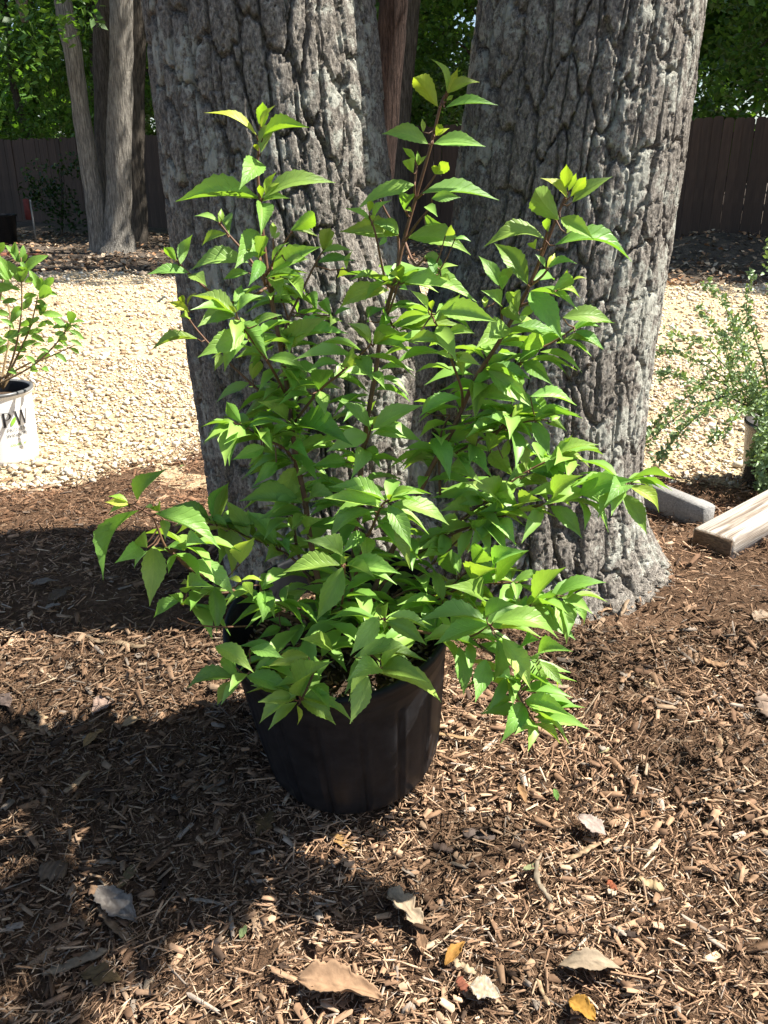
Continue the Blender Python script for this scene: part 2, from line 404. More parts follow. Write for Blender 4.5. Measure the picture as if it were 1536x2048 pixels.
V2, Q2, C2 = cloud(FV, FQ, [(70000, .35, 1.7, 1.5, 'fibre'), (38000, 1.7, 3.5, 2.0, 'fibre')])
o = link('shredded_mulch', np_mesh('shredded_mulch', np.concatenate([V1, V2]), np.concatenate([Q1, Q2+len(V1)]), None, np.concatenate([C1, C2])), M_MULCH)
o['kind'] = 'stuff'; tag(o, 'brown shredded bark mulch covering the bed around the oak', 'mulch')

# crushed gravel
OV = np.array([(.5, 0.05, 0), (-.5, 0, .05), (0.06, .45, 0), (0, -.5, -.04), (.1, .05, .42), (0, -.05, -.4)], float)
OT = np.array([(0, 2, 4), (2, 1, 4), (1, 3, 4), (3, 0, 4), (2, 0, 5), (1, 2, 5), (3, 1, 5), (0, 3, 5)])
GP = np.array([(0.58, 0.48, 0.345), (0.64, 0.555, 0.425), (0.42, 0.315, 0.20), (0.70, 0.65, 0.55), (0.30, 0.205, 0.13)])
def gravel_part(n, y0, y1, s0, s1):
    y = R.uniform(y0, y1, n); x = R.uniform(-1, 1, n)*(0.5*y1+0.9)
    k = (np.abs(x) < 0.5*y+0.8) & (y > bed_far(x)-0.12+R.normal(0, 0.06, n)) & (y < g_edge(x)+R.normal(0, .12, n))
    x, y = x[k], y[k]; n = len(x)
    s = R.uniform(s0, s1, n)*R.choice([0.6, 1, 1.6, 2.3], n, p=[.42, .42, .13, .03])
    sc = np.zeros((n, 3, 3)); sc[:, 0, 0] = s*R.uniform(.7, 1.4, n); sc[:, 1, 1] = s*R.uniform(.6, 1.1, n); sc[:, 2, 2] = s*R.uniform(.4, .9, n)
    Mx = rotz(R.uniform(0, 6.3, n)) @ rotx(R.normal(0, .35, n)) @ roty(R.normal(0, .35, n)) @ sc
    z = -0.035+0.02*fbm(x*6, y*6, 4)+s*0.12+R.uniform(0, .006, n)
    edge = sstep(bed_far(x)+.12, bed_far(x)-.12, y); z = z*(1-edge)+(gz_np(x, y)+.006)*edge
    return np.stack([x, y, z], -1), Mx, GP[R.choice(5, n, p=[.36, .28, .18, .12, .06])]*R.uniform(.85, 1.12, (n, 1))
ps, ms, cs = [], [], []
for a in ((50000, 2.7, 5.2, .012, .025), (30000, 5.2, 10.5, .022, .036)):
    p, q, c = gravel_part(*a); ps.append(p); ms.append(q); cs.append(c)
o = link('gravel', scatter('gravel', OV, None, OT, np.concatenate(ps), np.concatenate(ms), np.concatenate(cs)), M_STONE)
o['kind'] = 'stuff'; tag(o, 'pale tan crushed gravel spread behind the oak', 'gravel')

# leaf litter below the fence
n = 15000
x = R.uniform(-12, 10, n); y = g_edge(x)-0.2+R.uniform(0, 1, n)**1.3*7.5
LV = np.array([(-.5, 0, 0), (0, -.3, .08), (.5, 0, 0.02), (0, .3, .1)], float)
s = R.uniform(.04, .11, n); sc = np.zeros((n, 3, 3)); sc[:, 0, 0] = s; sc[:, 1, 1] = s; sc[:, 2, 2] = s
Mx = rotz(R.uniform(0, 6.3, n)) @ rotx(R.normal(0, .4, n)) @ roty(R.normal(0, .4, n)) @ sc
z = -0.055+0.10*fbm(x*1.1, y*1.1, 3)-0.05+R.uniform(0.0, .05, n)+0.34*np.exp(-((x-4.8)/1.0)**2-((y-12.6)/0.7)**2)
LP = np.array([(0.36, 0.25, 0.16), (0.24, 0.16, 0.10), (0.46, 0.36, 0.26), (0.14, 0.10, 0.07), (0.40, 0.22, 0.12)])
o = link('leaf_litter', scatter('leaf_litter', LV, np.array([(0, 1, 2, 3)]), None, np.stack([x, y, z], -1), Mx, LP[R.choice(5, n)]*R.uniform(.7, 1.1, (n, 1))), M_LITTER)
o['kind'] = 'stuff'; tag(o, 'dry brown fallen leaves strewn below the fence', 'leaf litter')

# ------------------------------------------------------------------ the double oak
def oak_trunk(rows, seed, flare, root_dirs):
    th = np.concatenate([np.linspace(-np.pi, 0, 262, endpoint=False), np.linspace(0, np.pi, 48, endpoint=False)])   # -pi..0 is the side towards -y
    zz = np.concatenate([np.linspace(-0.05, 1.6, 430), np.linspace(1.62, 5.2, 40)])
    TH, Z = np.meshgrid(th, zz)
    rz = [r[0] for r in rows]
    cx = np.interp(Z, rz, [r[1] for r in rows]); cy = np.interp(Z, rz, [r[2] for r in rows])
    rx = np.interp(Z, rz, [r[3] for r in rows]); ry = np.interp(Z, rz, [r[4] for r in rows])
    zb = Z-0.06
    f = np.zeros_like(Z)
    for a, amt, wdt in root_dirs:
        d = np.abs(np.angle(np.exp(1j*(TH-a)))); f += amt*np.exp(-(d/wdt)**2)
    f = f*np.exp(-np.clip(zb, 0, 9)/0.10)+flare*np.exp(-np.clip(zb, 0, 9)/0.07)
    U = (TH+np.pi)/(2*np.pi)
    ncol = 30.0
    wob = 0.5*(fbm(np.cos(TH)*2.2+5, Z*2.1+np.sin(TH)*2.2, seed)-.5)+0.10*(fbm(U*160, Z*40, seed+2)-.5)
    X = U*ncol+wob*1.5
    Y = Z/0.15+0.9*(fbm(U*34, Z*3.5, seed+4)-.5)+0.25*(fbm(U*110, Z*18, seed+14)-.5)
    f1, f2, cid, dxc, dyc = voro(X, Y, ncol, seed, 0.62, 0.95)
    e = f2-f1
    e = e+0.10*(fbm(U*200, Z*100, seed+30, 3)-.5)
    plate = sstep(0.02, 0.075, e)*0.92+sstep(0.08, 0.5, e)*0.08
    furrow = np.abs(np.mod(X+0.25*(fbm(U*60, Z*5, seed+8)-.5), 1.0)-.5)*2
    vert = 1-sstep(0.88, 1.0, furrow)*0.7
    h = 0.026*plate*vert+0.009*(cid-.5)*plate+0.008*dxc*(hash2(np.floor(cid*997), 0, 3)-.5)*plate
    g1, g2, gid, _, _ = voro(U*ncol*2.6+1.2*wob, Z/0.062+0.7*(fbm(U*90, Z*9, seed+6)-.5), round(ncol*2.6), seed+20, .8, .95)
    h += 0.0065*(sstep(0.01, .08, g2-g1)-.8)+0.003*(gid-.5)
    h += 0.005*(fbm(U*330, Z*34, seed+10, 4)-.5)*plate+0.0045*(fbm(U*260, Z*90, seed+12, 4)-.5)
    h *= np.clip(0.75+0.5*sstep(0.55, 0.1, Z), 0, 1.25)
    r = 1.0+f
    px = cx+np.cos(TH)*(rx*r+h-0.026); py = cy+np.sin(TH)*(ry*r+h-0.026)
    V = np.stack([px, py, Z], -1).reshape(-1, 3)
    m, nn = Z.shape
    i = np.arange(m-1)[:, None]*nn; j = np.arange(nn)[None]; j2 = (j+1) % nn
    return np_mesh('oak_trunk', V, np.stack([i+j, i+j2, i+nn+j2, i+nn+j], -1).reshape(-1, 4))
oak = thing('oak_tree', (0.12, 2.08, 0.08), 'huge grey oak splitting into two thick deeply furrowed trunks behind the potted shrub', 'tree')
rowsL = [(-.2, -.082, 1.99, .312, .315), (.08, -.092, 1.99, .302, .31), (.38, -.158, 1.98, .282, .285), (.67, -.164, 1.97, .299, .285), (.79, -.188, 1.96, .279, .272), (.945, -.222, 1.955, .252, .252), (1.375, -.250, 1.95, .237, .24), (5.2, -.60, 2.05, .2, .2)]
rowsR = [(-.2, .335, 2.10, .36, .35), (.05, .335, 2.10, .345, .34), (.18, .35, 2.07, .315, .315), (.35, .365, 2.06, .285, .29), (.65, .362, 2.07, .302, .295), (.78, .385, 2.07, .282, .28), (.94, .413, 2.07, .262, .262), (1.39, .440, 2.07, .248, .25), (5.2, .72, 2.1, .2, .2)]
link('trunk', oak_trunk(rowsL, 1.0, 0.02, [(-2.2, .03, .5)]), M_OAK, oak, True)
link('trunk', oak_trunk(rowsR, 2.0, 0.06, [(-.40, .36, .42), (-1.25, .13, .4), (.6, .2, .5)]), M_OAK, oak, True)

# ------------------------------------------------------------------ leaf templates
def leaf_template(nseg, fold, arch, twist, wave, serr, shape=0, ncross=2, seed=0):
    """unit leaf along +y from (0,0,0) to (0,1,0), widest = 1, upper side +z"""
    rr = random.Random(seed); V, UV = [], []
    cols = 2*ncross+1
    for i in range(nseg+1):
        t = i/nseg
        if shape == 0: w = 0.5*(math.sin(math.pi*min(1, t**0.84))**1.08)*(1-0.45*max(0, t-0.55)/0.45)*1.03   # ovate, drawn-out tip
        else: w = 0.5*(math.sin(math.pi*t**0.9)**0.75)
        if serr and 2 < i < nseg-1: w *= 1+(serr if i % 2 else -serr)
        w = max(w, 0.012)
        tw = twist*(t-.3)
        for j in range(cols):
            u = (j-ncross)/ncross
            x = u*w; zf = fold*abs(x)+wave*math.sin(t*9+u*2+seed)*abs(u)*0.5*w
            z = arch*math.sin(math.pi*t)*(1.0 if arch > 0 else 1.0)
            xx = x*math.cos(tw)-zf*math.sin(tw)*0.4; zz = z+zf*math.cos(tw)*0.4+x*math.sin(tw)*0.38
            V.append((xx, t+0.02*math.sin(seed+t*3)*0, zz)); UV.append((u, t))
    Q = []
    for i in range(nseg):
        for j in range(cols-1):
            a = i*cols+j; Q.append((a, a+1, a+cols+1, a+cols))
    return np.array(V, float), np.array(Q), np.array(UV)
LEAF_ME = []
for k, (fo, ar, tw, wa) in enumerate([(.5, .06, .0, .05), (.75, .10, .25, .1), (.35, .14, -.25, .1), (.9, .05, .4, .15), (.6, .18, .1, .1), (.3, .08, -.5, .2), (.5, .22, .3, .1), (1.1, .10, -.15, .1)]):
    V, Q, UV = leaf_template(18, fo, ar, tw, wa, .055, 0, 2, k)
    me = np_mesh('leaf', V, Q, None, None, UV); me.materials.append(M_LEAF)
    me.polygons.foreach_set('use_smooth', np.ones(len(Q), dtype=bool)); LEAF_ME.append(me)
HYD_ME = []
for k, (fo, ar, tw, wa) in enumerate([(.4, .08, .1, .1), (.6, .14, -.2, .1), (.3, .10, .3, .2)]):
    V, Q, UV = leaf_template(12, fo, ar, tw, wa, .03, 1, 2, k)
    me = np_mesh('leaf', V, Q, None, None, UV); me.materials.append(M_LEAF)
    me.polygons.foreach_set('use_smooth', np.ones(len(Q), dtype=bool)); HYD_ME.append(me)
CAM = Vector((0, 0, CAMH))
def leaf_frame(B, T, Wapp, ratio=3.3, rr=rnd, wmul=1.5):
    a = (T-B); L = a.length; a = a/L
    W = max(min(Wapp*wmul, L*0.37), L/ratio)
    c = min(1.0, Wapp/W); phi = math.acos(c)+rr.uniform(-.12, .12)
    v = (CAM-(B+T)/2).normalized(); n0 = v-a*v.dot(a)
    if n0.length < 1e-4: n0 = Vector((0, 0, 1))-a*a.z
    n0.normalize(); b = a.cross(n0)
    n1 = n0*math.cos(phi)+b*math.sin(phi); n2 = n0*math.cos(phi)-b*math.sin(phi)
    nn = n1 if n1.dot(SUN) > n2.dot(SUN) else n2
    if nn.z < 0: nn = -nn
    sp = SUN-a*SUN.dot(a); nn = (nn+sp*0.35).normalized()
    s = a.cross(nn).normalized()
    M = Matrix((( s.x*W, a.x*L, nn.x*L, B.x), (s.y*W, a.y*L, nn.y*L, B.y), (s.z*W, a.z*L, nn.z*L, B.z), (0, 0, 0, 1)))
    return M
GREENS = [(0.255, 0.445, 0.09), (0.22, 0.40, 0.078), (0.29, 0.48, 0.11), (0.18, 0.355, 0.062), (0.275, 0.435, 0.08)]
YOUNG = [(0.38, 0.52, 0.06), (0.31, 0.48, 0.06)]

# ------------------------------------------------------------------ black nursery pot
POT_B = Vector((-0.061, 1.365, 0.0)); PT, PTX = math.radians(12.5), math.radians(-3.5)
ax = Vector((math.sin(PTX), -math.sin(PT), 0)); ax.z = math.sqrt(1-ax.x**2-ax.y**2)
POT_Q = Vector((0, 0, 1)).rotation_difference(ax)
M_BLACKPOT = plain('black_plastic', (0.016, 0.017, 0.020), 0.40, 40, 0.3, 0.03, 0.10)
pot = thing('nursery_pot', POT_B, 'round black plastic nursery pot holding the tall leafy shrub', 'pot')
PM = Matrix.Translation(POT_B) @ POT_Q.to_matrix().to_4x4()
def put(me, name, m, parent, M, smooth=True):
    me.transform(M); return link(name, me, m, parent, smooth)
H, RT, RB = .342, .193, .164
nth = 160
th = np.linspace(0, 2*np.pi, nth, endpoint=False)
def pot_ring(r, z, flute=0.0):
    k = np.mod(th/(2*np.pi)*16, 1.0); g = np.where((k > .47) & (k < .53), -flute, 0.0)+np.where((k > .40) & (k < .6), flute*.35, 0)
    return np.stack([(r+g)*np.cos(th), (r+g)*np.sin(th), np.full(nth, z)], -1)
prof = [(RB-.012, 0.0, 0), (RB-.004, .004, .002), (RB, .014, .007), (RB+.006, .06, .008), (RB+.017, .20, .008), (RB+.0215, .262, .006), (RB+.022, .268, 0),
        (RT-.002, .292, 0), (RT, .300, 0), (RT, .322, 0), (RT+.007, .325, 0), (RT+.0075, .338, 0), (RT+.005, H, 0), (RT-.001, H, 0), (RT-.004, .337, 0), (RT-.005, .30, 0), (RB+.016, .25, 0), (RB+.008, .12, 0), (RB-.004, .012, 0), (0.002, .010, 0)]
V = np.concatenate([pot_ring(*p) for p in prof]); m_ = len(prof)
i = np.arange(m_-1)[:, None]*nth; j = np.arange(nth)[None]; j2 = (j+1) % nth
Q = np.stack([i+j, i+j2, i+nth+j2, i+nth+j], -1).reshape(-1, 4)
put(np_mesh('pot_wall', V, Q), 'pot_wall', M_BLACKPOT, pot, PM)
# potting soil
SOILZ = .262
nn_ = 60; rr_ = np.linspace(0.001, RT-.012, 40); TH_, RR_ = np.meshgrid(np.linspace(0, 2*np.pi, nn_, endpoint=False), rr_)
V = np.stack([RR_*np.cos(TH_), RR_*np.sin(TH_), SOILZ+.02*(fbm(RR_*np.cos(TH_)*40+9, RR_*np.sin(TH_)*40, 5)-.5)], -1).reshape(-1, 3)
i = np.arange(39)[:, None]*nn_; j = np.arange(nn_)[None]; j2 = (j+1) % nn_
M_POTSOIL = soil_mat('potting_soil', [(0.3, (0.03, 0.022, 0.016)), (0.55, (0.09, 0.06, 0.04)), (0.78, (0.22, 0.16, 0.11))], (90, 20), 0.01)
soil = put(np_mesh('potting_soil', V, np.stack([i+j, i+j2, i+nn_+j2, i+nn_+j], -1).reshape(-1, 4)), 'potting_soil', M_POTSOIL, pot, PM)
n = 900
rr_ = np.sqrt(R.uniform(0, 1, n))*(RT-.018); ta = R.uniform(0, 6.3, n)
pos = np.stack([rr_*np.cos(ta), rr_*np.sin(ta), SOILZ+R.uniform(-.002, .01, n)], -1)
sc = np.zeros((n, 3, 3)); sc[:, 0, 0] = R.uniform(.004, .010, n); sc[:, 1, 1] = R.uniform(.008, .024, n); sc[:, 2, 2] = R.uniform(.003, .007, n)
Mx = rotz(R.uniform(0, 6.3, n)) @ rotx(R.normal(0, .5, n)) @ sc
me = scatter('bark_bits', TV, TQ, TT, pos, Mx, PAL[R.choice(6, n)]*R.uniform(.6, 1.1, (n, 1)))
o = put(me, 'bark_bits', M_MULCH, pot, PM, False); o['kind'] = 'stuff'

# ------------------------------------------------------------------ the shrub: stems traced from the photograph, each with its own distance
shrub = thing('flowering_shrub', POT_B+ax*SOILZ, 'tall bright green leafy shrub with toothed pointed leaves growing in the black pot', 'shrub')
STEMS = {
 'a': [(650,1230,1.31),(620,1075,1.33),(610,1000,1.34),(590,900,1.35),(575,780,1.36),(560,690,1.36),(540,580,1.37),(527,480,1.37),(520,400,1.37),(515,330,1.37),(522,245,1.37)],
 'b': [(700,1240,1.32),(712,1050,1.35),(722,940,1.37),(738,820,1.39),(752,740,1.40),(765,650,1.41),(790,560,1.41),(808,480,1.41),(835,385,1.41),(862,290,1.40),(880,215,1.39),(890,190,1.39)],
 'c': [(725,1235,1.31),(770,1130,1.33),(820,1030,1.35),(860,940,1.36),(905,860,1.36),(950,760,1.36),(1000,680,1.35),(1045,600,1.34),(1080,520,1.33),(1115,430,1.32),(1135,385,1.32)],
 'd': [(600,1245,1.28),(540,1215,1.25),(470,1183,1.22),(382,1138,1.19),(356,1115,1.18),(330,1092,1.17),(314,1053,1.165),(301,1030,1.16),(258,1007,1.15)],
 'e': [(650,1190,1.34),(590,1121,1.37),(548,1095,1.38),(493,1072,1.39),(454,1056,1.40),(421,1046,1.41)],
 'f': [(735,1225,1.31),(780,1150,1.33),(870,1085,1.35),(962,1045,1.36),(1035,1023,1.35),(1101,1005,1.34),(1159,992,1.33),(1217,965,1.32),(1254,963,1.31)],
 'g': [(870,1085,1.35),(940,1025,1.37),(999,983,1.385),(1042,950,1.39),(1097,921,1.39),(1130,913,1.39)],
 'h': [(890,905,1.36),(904,910,1.36),(962,877,1.35),(1020,851,1.34),(1068,841,1.33),(1095,840,1.325)],
 'i': [(740,1240,1.30),(800,1222,1.29),(861,1211,1.28),(960,1215,1.26),(1058,1211,1.24),(1108,1192,1.235),(1140,1195,1.23)],
 'j': [(735,1250,1.29),(830,1262,1.22),(930,1275,1.14),(979,1249,1.09)],
 'k': [(930,1275,1.14),(985,1310,1.10),(1029,1372,1.08),(1047,1408,1.07),(1069,1444,1.065)],
 'l': [(715,1250,1.30),(735,1250,1.20),(768,1236,1.13)],
 'm': [(710,1255,1.29),(735,1300,1.16),(771,1332,1.08)],
 'n': [(690,1255,1.29),(645,1310,1.17),(610,1385,1.10),(599,1400,1.095)],
 'o': [(670,1255,1.30),(600,1290,1.21),(545,1318,1.16),(490,1351,1.13)],
 'p': [(690,1235,1.31),(725,1100,1.27),(745,1053,1.24),(762,1013,1.22),(776,1000,1.215)],
 'q': [(680,1240,1.30),(688,1165,1.21),(689,1128,1.18)],
 'r': [(718,940,1.37),(732,888,1.33),(745,850,1.31)],
 's': [(592,925,1.35),(570,898,1.33),(530,878,1.30),(498,861,1.28),(471,847,1.27)],
 't': [(570,785,1.36),(539,729,1.31),(500,675,1.27),(475,635,1.25)],
 'u': [(534,575,1.37),(490,600,1.34),(449,603,1.33),(415,579,1.32),(378,546,1.31),(345,512,1.30)],
 'v': [(582,850,1.355),(540,800,1.38),(509,773,1.39),(442,711,1.40),(415,684,1.40),(382,644,1.40),(366,608,1.40)],
 'w': [(533,570,1.37),(497,515,1.38),(459,471,1.39),(438,445,1.39)],
 'x': [(531,550,1.37),(541,535,1.35),(561,498,1.33),(583,464,1.32)],
 'y': [(561,690,1.36),(578,637,1.38),(602,586,1.39),(632,525,1.40),(649,498,1.40)],
 'z': [(585,850,1.35),(637,783,1.32),(674,752,1.30),(712,718,1.28),(742,688,1.265)],
 'A': [(790,570,1.41),(774,569,1.40),(762,522,1.38),(750,463,1.36),(738,432,1.36)],
 'B': [(770,640,1.41),(785,604,1.38),(797,562,1.36)],
 'C': [(830,395,1.41),(829,373,1.40),(834,330,1.39)],
 'D': [(832,398,1.41),(846,385,1.39),(872,348,1.37)],
 'E': [(808,485,1.41),(836,444,1.38),(864,412,1.36)],
 'F': [(925,815,1.36),(922,775,1.33),(897,706,1.29),(879,662,1.27),(862,628,1.26)],
 'G': [(1004,672,1.35),(1004,639,1.33),(1000,570,1.31)],
 'H': [(1076,530,1.33),(1090,480,1.31),(1097,448,1.30)],
 'I': [(1060,572,1.34),(1085,552,1.31),(1097,535,1.30)],
 'J': [(1040,612,1.34),(1080,598,1.32),(1113,580,1.31)],
 'K': [(980,790,1.36),(1010,755,1.37),(1042,724,1.38),(1078,698,1.38),(1110,682,1.38),(1149,655,1.37)],
 'L': [(980,885,1.345),(1010,845,1.33),(1030,822,1.33)],
 'M': [(808,480,1.41),(830,530,1.37),(850,520,1.35),(880,540,1.34)],
 'N': [(545,600,1.37),(548,520,1.35),(546,476,1.345)],
 'O': [(530,570,1.37),(524,530,1.33),(520,512,1.32)],
 'P': [(640,1200,1.33),(600,1120,1.37),(585,1020,1.385),(590,925,1.39),(575,840,1.40),(580,660,1.40),(545,560,1.39)],
 'Q': [(730,1235,1.31),(850,1140,1.34),(940,1060,1.35),(980,1035,1.35)],
 'R': [(730,1230,1.31),(820,1180,1.31),(880,1190,1.30),(945,1128,1.30)],
 'S': [(860,1211,1.28),(930,1170,1.285),(1000,1166,1.28),(1035,1163,1.275)],
 'T': [(620,1240,1.28),(575,1215,1.24),(530,1195,1.22),(520,1170,1.21)],
 'U': [(470,1183,1.22),(420,1190,1.20),(368,1205,1.19)],
 'V': [(340,1105,1.175),(355,1095,1.17),(370,1090,1.165)],
 'W': [(790,570,1.41),(797,480,1.42),(770,420,1.42),(760,400,1.42)],
 'X': [(880,990,1.36),(880,880,1.37),(900,830,1.37)],
}
SPTS = []
stem_obj = {}
for key, P in STEMS.items():
    W3 = [PX(*p) for p in P]; path = smooth_path(W3, 5)
    main = key in 'abc'
    r0, r1 = (0.0055, 0.0019) if main else (0.0034 if key in 'dfjpP' else 0.0026, 0.0013)
    m_ = len(path)
    V, Q, T = tube_np(path, [r0+(r1-r0)*(k/(m_-1)) for k in range(m_)], 7)
    stem_obj[key] = link('stem', np_mesh('stem', V, Q, T), M_STEM, shrub, True)
    pp = smooth_path([Vector(p) for p in P], 8)
    for p in pp: SPTS.append((p.x, p.y, p.z, key))
SARR = np.array([(s[0], s[1], s[2]) for s in SPTS]); SKEY = [s[3] for s in SPTS]

CROPS = {'A': (280,180,.33854), 'B': (680,100,.390625), 'C': (380,600,.33854), 'D': (780,600,.36458), 'E': (200,900,.32552), 'F': (700,900,.35807)}
